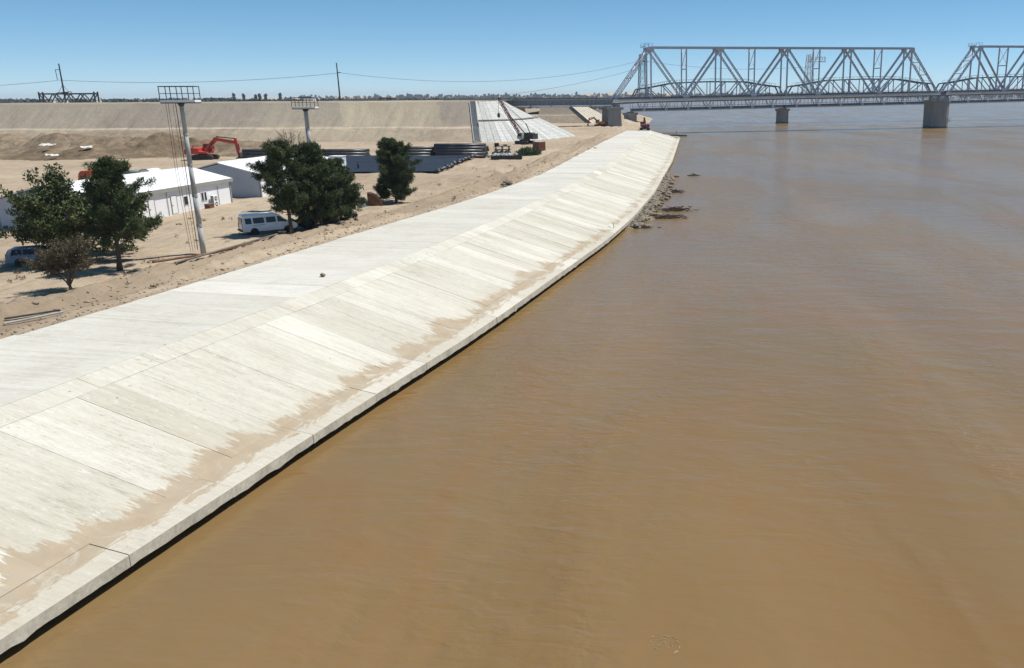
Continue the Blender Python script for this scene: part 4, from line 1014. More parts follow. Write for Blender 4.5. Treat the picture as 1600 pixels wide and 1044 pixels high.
def car(x, y, rz):
    z = GZ(x, y)-.02; t = empty('parked_car', (x, y, z), rz, 'silver blue estate car parked in the shade under the big leafy tree', 'car')
    prof = [(-2.25,.30),(2.2,.28),(2.32,.55),(2.2,.78),(1.1,.98),(.35,1.48),(.05,1.56),(-1.75,1.56),(-2.1,1.4),(-2.32,.95),(-2.34,.45)]
    b, f = body_loft(prof, .88, .2); b.build('body', M['carpaint'], t, bevel=.06)
    for s in (-1, 1):
        for (x0, x1) in ((-1.95, -1.15), (-1.08, -.25), (-.18, .62)):
            side_panel(t, 'side_window', [(x0+.02,1.0),(x1+(.28 if x1 > .5 else 0),1.0),(x1-(.18 if x1 > .5 else .02),1.44),(x0+(.12 if x0 < -1.9 else .03),1.44)], f, M['glass'], side=s)
        MB().box((-2.31, s*.7, .95), (.07, .2, .36)).build('tail_light', M['redlamp'], t); MB().box((2.22, s*.62, .68), (.12, .3, .14)).build('headlight', M['white'], t)
        MB().box((.72, s*.96, 1.02), (.12, .16, .13)).build('mirror', M['carpaint'], t)
        for q in (-.6, .3): MB().box((q, s*.885, .86), (.2, .03, .03)).build('handle', M['blackplastic'], t)
        for wx in (-1.4, 1.4):
            MB().tube([(wx, s*.70, .34), (wx, s*.886, .34)], .38, 20).build('wheel_arch', M['blackplastic'], t); wheel(t, (wx, s*.80, .31), .31, .2)
    MB().poly([(-2.27,-.66,1.0),(-2.13,-.58,1.37),(-2.13,.58,1.37),(-2.27,.66,1.0),(-2.36,-.66,1.01),(-2.16,-.58,1.40),(-2.16,.58,1.40),(-2.36,.66,1.01)], [(0,1,2,3),(7,6,5,4),(0,4,5,1),(1,5,6,2),(2,6,7,3),(3,7,4,0)]).build('rear_pane', M['glass'], t)
    MB().poly([(1.06,-.72,1.02),(.40,-.62,1.45),(.40,.62,1.45),(1.06,.72,1.02),(1.10,-.72,1.03),(.44,-.62,1.47),(.44,.62,1.47),(1.10,.72,1.03)], [(0,1,2,3),(7,6,5,4),(0,4,5,1),(1,5,6,2),(2,6,7,3),(3,7,4,0)]).build('windscreen', M['glass'], t)
    MB().box((-2.36, 0, .5), (.14, 1.7, .26)).build('rear_bumper', M['carpaint'], t, bevel=.03); MB().box((2.28, 0, .45), (.16, 1.7, .26)).build('front_bumper', M['carpaint'], t, bevel=.03)
    MB().box((-2.375, 0, .78), (.02, .52, .12)).build('number_plate', M['white'], t); return t
car(-53.9, 74.0, R(28))

# ============================================================ diggers
def excavator(x, y, z, rz, k, paint, label, pose, turn=0.0, name='excavator'):
    t = empty(name, (x, y, z), rz, label, 'excavator'); t.scale = (k, k, k)
    for s in (-1, 1):
        prof = []
        for a in range(9): q = math.pi/2+math.pi*a/8; prof.append((-1.75+.42*math.cos(q), .44+.42*math.sin(q)))
        for a in range(9): q = -math.pi/2+math.pi*a/8; prof.append((1.75+.42*math.cos(q), .44+.42*math.sin(q)))
        tr = MB().prism(prof, s*1.15-.3, s*1.15+.3).build('track', M['iron'], t)
        MB().box((0, s*1.15, .46), (3.3, .66, .34)).build('track_frame', M['rubber'], tr)
        for q in range(7): MB().tube([(-1.5+q*.5, s*1.15-.34, .26), (-1.5+q*.5, s*1.15+.34, .26)], .15, 10).build('track_roller', M['iron'], tr)
    MB().box((0, 0, .72), (1.6, 1.7, .35)).build('undercarriage', M['iron'], t); MB().lathe((0,0,0), [(.75, .85), (.75, 1.06)], 16).build('slew_ring', M['iron'], t)
    up_ = empty('upper_works', (0, 0, 0), turn); up_.parent = t
    P = lambda m_, n_, mt, **kw: m_.build(n_, M[mt] if isinstance(mt, str) else mt, up_, **kw)
    P(MB().prism([(-2.3,1.08),(1.35,1.08),(1.35,1.35),(-.1,1.5),(-.1,2.0),(-1.5,2.12),(-2.3,1.95)], -1.3, 1.3), 'engine_house', paint, bevel=.06)
    P(MB().prism([(-2.62,1.1),(-2.28,1.0),(-2.28,1.9),(-2.55,1.85)], -1.3, 1.3), 'counterweight', paint, bevel=.08)
    cb = P(MB().prism([(-.05,1.36),(1.5,1.3),(1.58,1.9),(1.3,2.72),(-.0,2.75)], .35, 1.28), 'cab', paint, bevel=.05)
    for yy in (.335, 1.295):
        MB().prism([(.1,1.95),(1.42,1.9),(1.2,2.6),(.12,2.62)], yy-.01, yy+.01).build('window', M['glass'], cb)
    MB().poly([(1.56,.42,1.92),(1.34,.42,2.62),(1.34,1.2,2.62),(1.56,1.2,1.92),(1.62,.42,1.93),(1.40,.42,2.64),(1.40,1.2,2.64),(1.62,1.2,1.93)], [(0,1,2,3),(7,6,5,4),(0,4,5,1),(1,5,6,2),(2,6,7,3),(3,7,4,0)]).build('windscreen', M['glass'], cb)
    P(MB().tube([(-1.2, -.7, 2.05), (-1.2, -.7, 2.5)], .07, 8), 'exhaust', 'iron')
    a0, a1, a2, a3, a4 = [Vector((q[0], -.1, q[1])) for q in pose]     # boom foot, bend, boom tip, stick end, bucket
    b = MB(); b.bar(a0, a1, .48, .62); b.bar(a1, a2, .44, .50); b.box((a1.x, a1.y, a1.z), (.6, .5, .62)); P(b, 'boom', paint)
    sd = (a3-a2).normalized(); P(MB().bar(a2-sd*.7, a3, .36, .44), 'stick', paint)
    b = MB(); b.bar(a0+Vector((.55,-.34,.05)), a0.lerp(a1, .8)+Vector((0,-.34,-.1)), .13); b.bar(a0+Vector((.55,.34,.05)), a0.lerp(a1, .8)+Vector((0,.34,-.1)), .13)
    b.bar(a1+Vector((.1,0,.42)), a2-sd*.62+Vector((0,0,.05)), .16); b.bar(a2+sd*.2+Vector((.3,0,0)), a3-sd*.4+Vector((.32,0,0)), .12)
    P(b, 'hydraulic_ram', 'iron')
    bk = [(0,0),(.42,-.1),(.5,-.6),(.2,-1.0),(-.35,-1.05),(-.42,-.9),(-.02,-.82),(.12,-.5)]
    m_ = MB().prism([(a4.x+q, a4.z+w) for q, w in bk], -.6, .4); P(m_, 'bucket', 'iron')
    P(MB().bar(a3, a4, .3, .3), 'bucket_link', 'iron')
    return t
excavator(-106.2, 205.5, GZ(-106, 205.5)+.0, R(2), 1.36, M['digred'], 'large red excavator with long arched boom, working at the spoil heap',
  [(.6,1.55),(2.6,3.5),(6.0,2.9),(6.15,1.2),(6.15,1.2)])
excavator(-24.5, 420, GZ(-24.5, 420), R(170), 1.15, M['digorange'], 'orange excavator half hidden behind the pier under the approach span', [(.6,1.55),(2.4,3.4),(4.6,2.7),(4.9,1.3),(4.9,1.2)])
excavator(-2.6, 369.5, GZ(-2.6, 369.5), R(97), 1.3, M['darkred'], 'small dark red digger seen end on at the end of the embankment', [(.6,1.55),(1.3,3.6),(2.6,3.2),(2.4,1.5),(2.4,1.3)], 0.0)

# yellow loader behind the pines
def loader(x, y, rz):
    z = GZ(x, y); t = empty('wheel_loader', (x, y, z), rz, 'yellow wheel loader half hidden behind the dark pines', 'loader')
    MB().prism([(-2.2,.7),(-.3,.7),(-.3,1.6),(-1.0,1.75),(-2.2,1.6)], -.75, .75).build('engine_house', M['yellow'], t, bevel=.06)
    MB().box((.9, 0, .95), (1.7, .9, .7)).build('front_frame', M['yellow'], t, bevel=.05)
    cb = MB().prism([(-.5,1.3),(.6,1.3),(.55,2.5),(-.45,2.55)], -.65, .65).build('cab', M['yellow'], t, bevel=.04)
    for yy in (-.66, .66): MB().prism([(-.38,1.7),(.5,1.7),(.46,2.4),(-.35,2.42)], yy-.01, yy+.01).build('window', M['glass'], cb)
    for s in (-1, 1):
        for wx in (-1.4, 1.3): wheel(t, (wx, s*.95, .68), .68, .45)
        MB().bar((.8, s*.5, 1.5), (2.6, s*.5, .6), .16, .28).build('lift_arm', M['yellow'], t)
    MB().prism([(2.5,.15),(3.5,.12),(3.45,.2),(2.75,.35),(2.7,1.1),(2.5,1.15)], -1.15, 1.15).build('bucket', M['iron'], t)
loader(-37.6, 95.6, R(215))

# ============================================================ lorry with grey trailer, small white cabin
tr = empty('lorry', (-88.0, 133.5, 3.95), R(-4), 'red lorry cab with long grey green covered trailer beyond the shed roof', 'lorry')
cb = MB().prism([(-.2,.7),(-.25,1.6),(.15,3.1),(.5,3.45),(2.0,3.5),(2.0,.7)], -1.2, 1.2).build('cab', M['truckred'], tr, bevel=.08)
MB().poly([(-.27,-1.0,1.75),(.10,-1.0,2.95),(.10,1.0,2.95),(-.27,1.0,1.75),(-.30,-1.0,1.76),(.07,-1.0,2.96),(.07,1.0,2.96),(-.30,1.0,1.76)], [(0,1,2,3),(7,6,5,4),(0,4,5,1),(1,5,6,2),(2,6,7,3),(3,7,4,0)]).build('windscreen', M['glass'], cb)
for yy in (-1.21, 1.21): MB().prism([(.25,1.75),(1.4,1.75),(1.4,2.8),(.5,2.8)], yy-.01, yy+.01).build('window', M['glass'], cb)
MB().box((7.6, 0, 2.25), (10.4, 2.5, 2.3)).build('trailer_body', M['tarp'], tr, bevel=.08)
for k in range(6): MB().box((3.2+k*1.75, 0, 2.28), (.12, 2.56, 2.4)).build('trailer_rib', M['tarp'], tr)
MB().box((6.5, 0, .9), (12.0, 1.0, .3)).build('chassis', M['iron'], tr)
for wx in (.9, 3.2, 9.6, 10.8, 12.0):
    for s in (-1, 1): wheel(tr, (wx, s*1.0, .52), .52, .34)
ct = empty('white_cabin', (-76.3, 131.5, 4.0), R(-6), 'small white cabin with rounded roof and dark red opening at the trailer end', 'cabin')
pr_ = [(-.95,.4),(.95,.4),(.95,3.0)]+[(.95*math.cos(a*math.pi/8), 3.0+.75*math.sin(a*math.pi/8)) for a in range(1, 8)]+[(-.95,3.0)]
MB().prism(pr_, -1.4, 1.4).build('cabin_body', M['white'], ct)
dd = MB().box((.05, -1.43, 2.45), (.85, .06, 1.3)).build('opening', M['darkred'], ct); MB().box((-.2, -1.47, 2.8), (.3, .03, .35)).build('pane', M['glass'], dd)
b = MB()
for a in range(8): b.bar((.99*math.cos(a*math.pi/8), -1.42, 3.0+.79*math.sin(a*math.pi/8)), (.99*math.cos((a+1)*math.pi/8), -1.42, 3.0+.79*math.sin((a+1)*math.pi/8)), .1, .08)
b.build('roof_rim', M['rust'], ct)
for wx in (-.7, .7):
    for s in (-1, 1): MB().tube([(wx-.1, s*.9, .4), (wx+.1, s*.9, .4)], .4, 14).build('wheel', M['rubber'], ct)

# ============================================================ pipe yard
pm = MB()
pr_o, n_ = .36, 14
prof_v = []; Fp = []
for k in range(n_):
    a = 2*math.pi*k/n_
    for rr, xx in ((pr_o, 0), (pr_o, 11.7), (.31, 11.7), (.31, 11.2), (.31, .5), (.31, 0)): prof_v.append((xx, rr*math.cos(a), rr*math.sin(a)))
for k in range(n_):
    q = (k+1) % n_
    for j in (0, 1, 2, 4, 5): Fp.append((k*6+j, k*6+(j+1) % 6, q*6+(j+1) % 6, q*6+j))
pipe_me = MB().poly(prof_v, Fp).mesh('black_pipe', M['pipe'], True)
rp = random.Random(5)
def stack(x0, y0, counts, label, grp, rz=0.0, jit=.5):
    zb = 4.0+pr_o
    for r_, n in enumerate(counts):
        row = ('bottom', 'second', 'third', 'fourth')[r_] if r_ < len(counts)-1 else 'top'
        for k in range(n):
            o = linkmesh('black_pipe', pipe_me); o.location = (x0+rp.uniform(-jit, jit), y0+r_*pr_o+k*pr_o*2.02, zb+r_*pr_o*1.74); o.rotation_euler = (rp.uniform(0, 6), 0, rz+rp.uniform(-.002, .002))
            tag(o, label % row, 'pipe', grp)
stack(-51.5, 205.5, (9, 8, 7, 6, 4), 'long black pipe in the %s row of the tall stack beside the crane', 'pipes in the tall stack by the crane')
stack(-63.5, 207.0, (6, 5, 4, 2), 'long black pipe in the %s row of the stack half hidden by the single pine', 'pipes in the stack behind the single pine')
stack(-80.5, 208.0, (6, 5, 4), 'long black pipe in the %s row of the stack behind the cluster of pines', 'pipes in the stack behind the pine cluster', R(2))
stack(-99.5, 210.0, (6, 5, 4), 'long black pipe in the %s row of the leftmost stack, between excavator and pines', 'pipes in the leftmost stack', R(-2))
# dark liner sheet in front of the stacks
nx, ny = 40, 30; P = []
for j in range(ny+1):
    for i in range(nx+1):
        f, g = i/nx, j/ny
        xl = -57.5-15*g; xr = -40.6-.8*g+.5*math.sin(g*23)*.6
        P.append((xl+(xr-xl)*f, 164+39*g, 4.30+.10*math.sin(f*9+g*5)+.55*g+.05*math.sin(g*31)))
ls = npmesh('liner_sheet', np.array(P), grid_faces(ny+1, nx+1), M['liner']); tag(ls, 'large dark blue sheet spread on the ground in front of the pipe stacks', 'plastic sheet')
for k in range(26):
    g = k/25; x, y = -40.6-.8*g+rp.uniform(-.3, .5), 164+39*g; w = rp.uniform(.5, .95)
    b = MB(); b.lathe((0,0,0), [(w*.35, 0), (w*.55, .12), (w*.5, .35), (w*.2, .5)], 8)
    o = b.build('weight_bag', M['pipe'], None, True); o.location = (x, y, GZ(x, y)+.28+.5*g); o.scale = (1.4, .9, 1); o.rotation_euler = (0, 0, rp.uniform(0, 3))
    tag(o, 'black weight bag on the right hand edge of the dark sheet', 'bag', 'weight bags along the edge of the sheet')
# steel frames beside the stack
fr = empty('pipe_rack', (-37.6, 209.5, GZ(-37.6, 209.5)), 0, 'dark steel rack with pipe ends between the stack and the crane', 'rack')
for x in (0, 1.6, 3.2):
    for y in (0, 1.4): MB().bar((x, y, 0), (x, y, 2.6), .16).build('post', M['iron'], fr)
for z in (.8, 1.7, 2.55):
    for y in (0, 1.4): MB().bar((-.4, y, z), (3.6, y, z), .14).build('rail', M['iron'], fr)
for k in range(7): MB().tube([(-.5+k*.62, -.9, 1.0+.3*(k % 2)), (-.5+k*.62, 2.2, 1.0+.3*(k % 2))], .26, 10).build('pipe_piece', M['pipe'], fr)
MB().box((.3, .7, 2.95), (1.0, .9, .7)).build('motor_box', M['iron'], fr); MB().box((2.4, .6, 2.8), (.9, .7, .4)).build('pump', M['mast'], fr)
tg = empty('iron_trough', (-33.2, 199.5, GZ(-33, 199.5)), R(3), 'long black iron trough lying on the sand in front of the green bush', 'trough')
MB().prism([(-3.6,.0),(3.4,.0),(3.5,.85),(3.3,.85),(3.2,.2),(-3.0,.2),(-3.2,.8),(-3.6,.75)], -.8, .8).build('trough_body', M['iron'], tg)
for yy in (-.85, .85): MB().prism([(-3.6,0),(3.4,0),(3.5,.85),(-3.2,.85)], yy-.06, yy+.06).build('side_plate', M['iron'], tg)
rk = MB()
def rock(mb, c, r, sd):
    rr = random.Random(sd); P = []; n = 7
    P.append((c[0], c[1], c[2]-r*.6))
    for z, q in ((-.35, .85), (.15, 1.0), (.55, .65)):
        for k in range(n):
            a = 2*math.pi*k/n+rr.uniform(-.2, .2); s = q*r*rr.uniform(.75, 1.2); P.append((c[0]+s*math.cos(a)*1.2, c[1]+s*math.sin(a), c[2]+z*r*rr.uniform(.8, 1.15)))
    P.append((c[0]+r*rr.uniform(-.2, .2), c[1], c[2]+r*.8)); F = []
    for k in range(n):
        q = (k+1) % n; F.append((0, 1+q, 1+k))
        for j in range(2): F.append((1+j*n+k, 1+j*n+q, 1+(j+1)*n+q, 1+(j+1)*n+k))
        F.append((1+2*n+k, 1+2*n+q, 1+3*n))
    mb.poly(P, F)
for k in range(34): rock(rk, (-36+rp.gauss(0, 1.6), 206.5+rp.gauss(0, 1.6), GZ(-36, 206)+.15+rp.uniform(0, .5)), rp.uniform(.25, .6), k)
tag(rk.build('rubble_heap', M['mast']), 'pale grey rubble heap beside the green bush and the pipe ends', 'rubble', None, 'stuff')
# container and crane
cn = empty('container', (-29.8, 231.5, GZ(-29.6, 231.5)-.1), R(-32), 'rust red box container with one corner towards the track, by the crane', 'container')
MB().box((0, 0, 1.35), (2.9, 5.2, 2.5)).build('container_body', M['container'], cn)
for k in range(9): MB().box((-1.3+k*.325, -2.62, 1.35), (.14, .06, 2.3)).build('corrugation', M['container'], cn)
for k in range(15): MB().box((1.47, -2.4+k*.343, 1.35), (.06, .15, 2.3)).build('corrugation', M['container'], cn)
for x in (-1.42, 1.42):
    for y in (-2.58, 2.58): MB().box((x, y, 1.35), (.16, .16, 2.62)).build('corner_post', M['rust'], cn)
MB().box((0, 0, 2.66), (3.0, 5.3, .12)).build('container_roof', M['mast'], cn); cn.scale = (.72, .5, .9)
cr = empty('crawler_crane', (-38.0, 262.0, GZ(-38, 262)), R(150), 'dark crawler crane with slender dark red boom raised towards the bridge', 'crane')
for s in (-1, 1): MB().prism([(-2.4,.2),(-2.1,0),(2.1,0),(2.4,.2),(2.4,.8),(2.1,1.0),(-2.1,1.0),(-2.4,.8)], s*1.5-.35, s*1.5+.35).build('track', M['iron'], cr)
MB().box((0, 0, 1.15), (2.0, 2.6, .5)).build('undercarriage', M['iron'], cr)
MB().prism([(-3.2,1.5),(1.2,1.5),(1.2,2.3),(.2,3.3),(-2.8,3.4),(-3.2,2.9)], -1.4, .4).build('engine_house', M['iron'], cr, bevel=.05)
kb = MB().prism([(-.3,1.5),(1.6,1.5),(1.7,2.4),(1.3,3.3),(-.3,3.4)], .5, 1.5).build('cab', M['mast'], cr, bevel=.05)
for yy in (.49, 1.51): MB().prism([(.0,2.3),(1.5,2.3),(1.2,3.1),(.0,3.15)], yy-.01, yy+.01).build('window', M['glass'], kb)
MB().box((-3.4, -.5, 2.3), (.7, 2.4, 1.6)).build('counterweight', M['iron'], cr)
A = Vector((1.4, -.4, 1.7)); B = Vector((9.6, -.4, 13.4)); d_ = (B-A).normalized(); n_ = Vector((-d_.z, 0, d_.x)); LB = (B-A).length
b = MB()
for sy in (-.32, .32):
    for sn in (-.32, .32): b.bar(A+Vector((0,sy,0))+n_*sn*.6, A+d_*2+Vector((0,sy,0))+n_*sn, .15); b.bar(A+d_*2+Vector((0,sy,0))+n_*sn, B-d_*2+Vector((0,sy,0))+n_*sn, .15); b.bar(B-d_*2+Vector((0,sy,0))+n_*sn, B+Vector((0,sy*.5,0))+n_*sn*.4, .15)
b.build('boom', M['cranesteel'], cr); b = MB(); m_ = 15
for k in range(m_):
    p, q = A+d_*(LB*k/m_), A+d_*(LB*(k+1)/m_); s = 1 if k % 2 else -1
    for sy in (-.32, .32): b.bar(p+Vector((0,sy,0))+n_*.3*s, q+Vector((0,sy,0))-n_*.3*s, .1)
    b.bar(p+Vector((0,.32*s,0))+n_*.3, q+Vector((0,-.32*s,0))+n_*.3, .1)
b.build('boom_lacing', M['cranesteel'], cr)
MB().bar((-1.8, -.4, 3.3), (-.4, -.4, 6.0), .2).build('gantry_strut', M['iron'], cr); MB().bar((-.4, -.4, 6.0), B, .09).build('pendant_rope', M['wire'], cr)
MB().bar((.2, -.4, 3.2), A+d_*9.5, .24).build('back_stay', M['cranesteel'], cr)
MB().tube([B, B+Vector((.25, 0, -4.4))], .05, 6).build('hoist_rope', M['wire'], cr)
hk = MB(); hk.lathe((B.x+.25, B.y, B.z-5.8), [(.10,0),(.42,.35),(.42,1.1),(.15,1.5)], 10); hk.build('hook_block', M['iron'], cr)
for x, y in ((-.9, 0), (.9, .1)): pass

# ============================================================ small things in the yard
def person(x, y, rz, label, shirt, trousers):
    z = GZ(x, y); t = empty('person', (x, y, z), rz, label, 'person')
    def skin(name, pts, edges, rad, mat, parent):
        me = bpy.data.meshes.new(name); me.from_pydata(pts, edges, []); me.update(); o = linkmesh(name, me, parent); me.materials.append(mat)
        md = o.modifiers.new('skin', 'SKIN'); sv_ = me.skin_vertices[0].data
        for i, r_ in enumerate(rad): sv_[i].radius = (r_, r_*.85)
        sv_[0].use_root = True; s = o.modifiers.new('sub', 'SUBSURF'); s.levels = 1; s.render_levels = 1; return o
    body = skin('body', [(0,0,.95),(0,0,1.2),(0,0,1.42),(0,0,1.5),(0,.02,1.62),(0,.02,1.72),(0,-.2,1.4),(.04,-.27,1.12),(.16,-.26,.9),(0,.2,1.4),(.02,.28,1.12),(.12,.27,.88)],
      [(0,1),(1,2),(2,3),(3,4),(4,5),(2,6),(6,7),(7,8),(2,9),(9,10),(10,11)], [.16,.15,.17,.06,.10,.08,.07,.05,.04,.07,.05,.04], shirt, t)
    skin('trousers', [(0,0,.98),(.02,-.1,.88),(.1,-.11,.5),(.06,-.11,.08),(-.02,.1,.88),(-.12,.11,.5),(-.2,.11,.08)], [(0,1),(1,2),(2,3),(0,4),(4,5),(5,6)], [.17,.12,.08,.06,.12,.08,.06], trousers, t)
    MB().lathe((0,.02,1.70), [(.095,0),(.11,.05),(.085,.13),(.02,.16)], 10).build('cap', M['iron'], t, True)
    return t
M['shirt'] = plain('dark_cloth', (0.05, 0.055, 0.07), 0.9, 0, 0.1)
person(-58.0, 171.0, R(200), 'person in dark clothes walking near the black pipes', M['shirt'], M['shirt'])
for (x, y, rz, w, lb) in ((-71.0, 181.0, .1, 3.4, 'white cabin roof showing above the middle of the pine cluster'), (-64.5, 178.0, -.2, 2.6, 'small white box body just right of the pine cluster top')):
    t = empty('white_box_body', (x, y, GZ(x, y)), rz, lb, 'cabin'); MB().box((0, 0, 1.25), (w, 2.2, 2.3)).build('box_body', M['white'], t, bevel=.1)
    MB().box((0, 0, 2.46), (w+.2, 2.4, .12)).build('roof', M['roof'], t); MB().box((-w*.2, -1.12, 1.5), (.8, .05, .7)).build('window', M['glass'], t)
    MB().box((w*.28, -1.12, 1.1), (.75, .05, 1.9)).build('door', M['gable'], t)
bk = empty('steel_bucket', (-37.4, 115.6, GZ(-37.4, 115.6)), R(15), 'dark brown steel digger bucket standing on the sand beside the single pine', 'bucket')
pf = [(-.9,0),(.9,0)]+[(.9-1.8*(1-math.cos(a*math.pi/16)), 1.75*math.sin(a*math.pi/16)) for a in range(1, 9)]
MB().prism(pf, -.9, -.8).build('side_plate', M['rust'], bk); MB().prism(pf, .8, .9).build('side_plate', M['rust'], bk)
b = MB()
for a in range(8):
    q = lambda a: (.9-1.8*(1-math.cos(a*math.pi/16)), 1.75*math.sin(a*math.pi/16)); (x0, z0), (x1, z1) = q(a), q(a+1)
    b.bar((x0, 0, z0), (x1, 0, z1), 1.6, .08)
b.build('back_plate', M['rust'], bk); MB().box((0, 0, .05), (1.8, 1.6, .1)).build('floor_plate', M['rust'], bk)
for i, (x, y, rz, d) in enumerate(((-39.6, 112.2, .3, (1.3, .7, .55)), (-38.6, 113.6, -.5, (1.0, .7, .5)), (-40.4, 110.6, .9, (.8, .6, .5)))):
    o = MB().box((0, 0, d[2]/2), d, 0, .93).build('concrete_block', M['pier'], None, bevel=.05); o.location = (x, y, GZ(x, y)-.05); o.rotation_euler = (.06, .05, rz)
    tag(o, ('largest broken concrete block beside the pine cluster', 'tilted concrete block nearest the brown bucket', 'smallest concrete block close under the pine cluster')[i], 'concrete block', 'broken concrete blocks by the pines')
def rail_thing(name, pts, r_, mat, label, cat, grp=None, w=None):
    b = MB(); P = [Vector((x, y, GZ(x, y)+dz)) for x, y, dz in pts]
    o0 = P[0]; b.tube([p-o0 for p in P], r_, 8) if w is None else [b.bar(P[i]-o0, P[i+1]-o0, w[0], w[1]) for i in range(len(P)-1)]
    o = b.build(name, mat); o.location = o0; return tag(o, label, cat, grp)
rail_thing('long_pole', [(-42.4, 53.9, .14), (-40.6, 56.6, .14)], .065, M['iron'], 'dark pole lying on the sand at the left edge, the upper of a pair', 'pole', 'two poles at the left edge')
rail_thing('long_pole', [(-41.9, 53.1, .13), (-40.0, 56.0, .13)], .07, M['mast'], 'pale pole lying on the sand at the left edge, the lower of a pair', 'pole', 'two poles at the left edge')
rail_thing('long_rail', [(-40.6, 68.2, .25), (-39.5, 76.0, .25), (-38.0, 85.0, .25)], .10, M['rust'], 'long rusty rail lying along the dirt ridge below the mast, farther of a pair', 'rail', 'long rails below the mast')
rail_thing('long_rail', [(-39.6, 69.6, .22), (-38.6, 77.0, .22), (-37.3, 84.2, .22)], .09, M['wood'], 'long brown rail lying along the dirt ridge below the mast, nearer of a pair', 'rail', 'long rails below the mast')
o = MB(); o.box((0, 0, .3), (.8, .6, .6), .4, .8); o = o.build('scrap_iron', M['iron'], None, bevel=.05); o.location = (-37.4, 85.5, GZ(-37.4, 85.5)); tag(o, 'dark lump of scrap iron at the far end of the long rails', 'scrap')
b = MB(); rock(b, (0, 0, .13), .2, 3); o = b.build('boulder', M['stone']); o.location = (-26.3, 66.7, CREST_Z+.02); tag(o, 'single dark boulder lying on the white concrete top', 'boulder')
b = MB()
for k in range(9): rock(b, (rp.gauss(0, .5), rp.gauss(0, .6), .25+rp.uniform(0, .35)), rp.uniform(.3, .6), 40+k)
o = b.build('dirt_clod', M['stone']); o.location = (-23.4, 138.6, 4.1); tag(o, 'heap of brown clods at the notch in the back edge of the concrete', 'rubble')
b = MB()
for k in range(4): rock(b, (rp.gauss(0, .5), rp.gauss(0, .5), .1), rp.uniform(.2, .45), 60+k)
o = b.build('dirt_clod', M['stone']); o.location = (-15.9, 237.0, 4.1); tag(o, 'small clod heap on the back edge of the concrete, far along the bank', 'rubble')
for i, (x, y, w) in enumerate(((-150, 216, .34), (-139, 214, .26), (-143, 207, .24))):
    nn = 14; A_, B_ = np.meshgrid(np.linspace(-1, 1, nn), np.linspace(-1, 1, nn), indexing='ij'); rad = np.hypot(A_, B_)
    zz = .55*fbm(A_*2.2+i*7, B_*2.2, 4)+.15
    o = npmesh('plastic_sheet', np.stack([B_*6.0*w*(1-.25*fbm(A_*2, B_*2+i, 2)), A_*2.6*w, zz*1.2], -1).reshape(-1, 3), grid_faces(nn, nn), M['tarpwhite'])
    zl = 3.6+max(0, 3.0*math.exp(-((y-214)/6.0)**2-((x+148)/16)**2)); o.location = (x, y, zl+.45); o.rotation_euler = (R(14), 0, .3*i)
    tag(o, ('crumpled white plastic sheet on the spoil heap, the largest and leftmost', 'smaller white plastic sheet on the right of the spoil heap', 'torn white plastic sheet at the foot of the spoil heap')[i], 'plastic sheet', 'white sheets on the spoil heap')

# ---- pylon, pole, wires, lattice frames on the skyline
py = empty('power_pylon', (-292.0, 440, 3.5), 0, 'slim power pylon with two cross arms at the far left skyline', 'pylon')
MB().tube([(0,0,0), (0,0,31.5)], [.55, .28], 8).build('pole', M['iron'], py)
MB().bar((-3.6, 0, 17.6), (3.6, 0, 18.1), .28).build('cross_arm', M['iron'], py); MB().bar((-2.2, 0, 28.6), (0, 0, 28.6), .25).build('cross_arm', M['iron'], py)
for s in (-1, 1): MB().bar((0, 0, 21.5), (s*2.6, 0, 17.9), .12).build('arm_stay', M['iron'], py)
for x, z0, z1 in ((-3.6, 13.0, 17.6), (3.6, 13.5, 18.1), (-2.2, 23.8, 28.6)): MB().tube([(x, 0, z1), (x+.1, 0, z0)], .16, 6).build('insulator', M['iron'], py)
po = empty('power_pole', (-155.0, 440, 3.5), 0, 'single bare power pole on the skyline above the berm', 'pole')
MB().tube([(0,0,0), (0,0,31.0)], [.5, .26], 8).build('pole_shaft', M['iron'], po); MB().bar((-.2, 0, 26.5), (1.6, 0, 26.5), .25).build('cross_arm', M['iron'], po); MB().bar((-.5, 0, 14), (.5, 0, 14), .2).build('cross_arm', M['iron'], po)
def wire(a, c, sag, label):
    a, c = Vector(a), Vector(c); P = []
    for k in range(25):
        f = k/24; p = a.lerp(c, f); p.z -= sag*4*f*(1-f); P.append(p)
    o = MB().tube([p-a for p in P], .075, 4).build('overhead_wire', M['wire']); o.location = a; tag(o, label, 'wire', 'overhead wires on the skyline')
wire((-294.1, 440, 27.2), (-153.6, 440, 29.8), 2.6, 'upper overhead wire between pylon and pole')
wire((-288.4, 440, 17.0), (-154.6, 440, 17.5), 1.8, 'lower overhead wire between pylon and pole')
wire((-295.6, 440, 16.5), (-420, 445, 14.5), 1.5, 'lower overhead wire running left from the pylon')
wire((-294.2, 440, 27.0), (-420, 445, 22.5), 1.5, 'upper overhead wire running left from the pylon')
wire((-153.6, 440, 29.8), (-8.9, 550, 38.2), 7.5, 'upper overhead wire from the pole to the lattice mast')
wire((-154.5, 440, 17.5), (-7.0, 550, 34.5), 7.0, 'lower overhead wire from the pole to the lattice mast')
wire((-1.0, 552, 38.2), (108, 585, 36), 3, 'overhead wire between the lattice masts seen through the truss')
fb = empty('lattice_girder', (-313.0, 452, 16.1), R(1), 'long dark lattice girder standing on the skyline beside the pylon', 'girder')
LG, HG = 28.0, 4.6
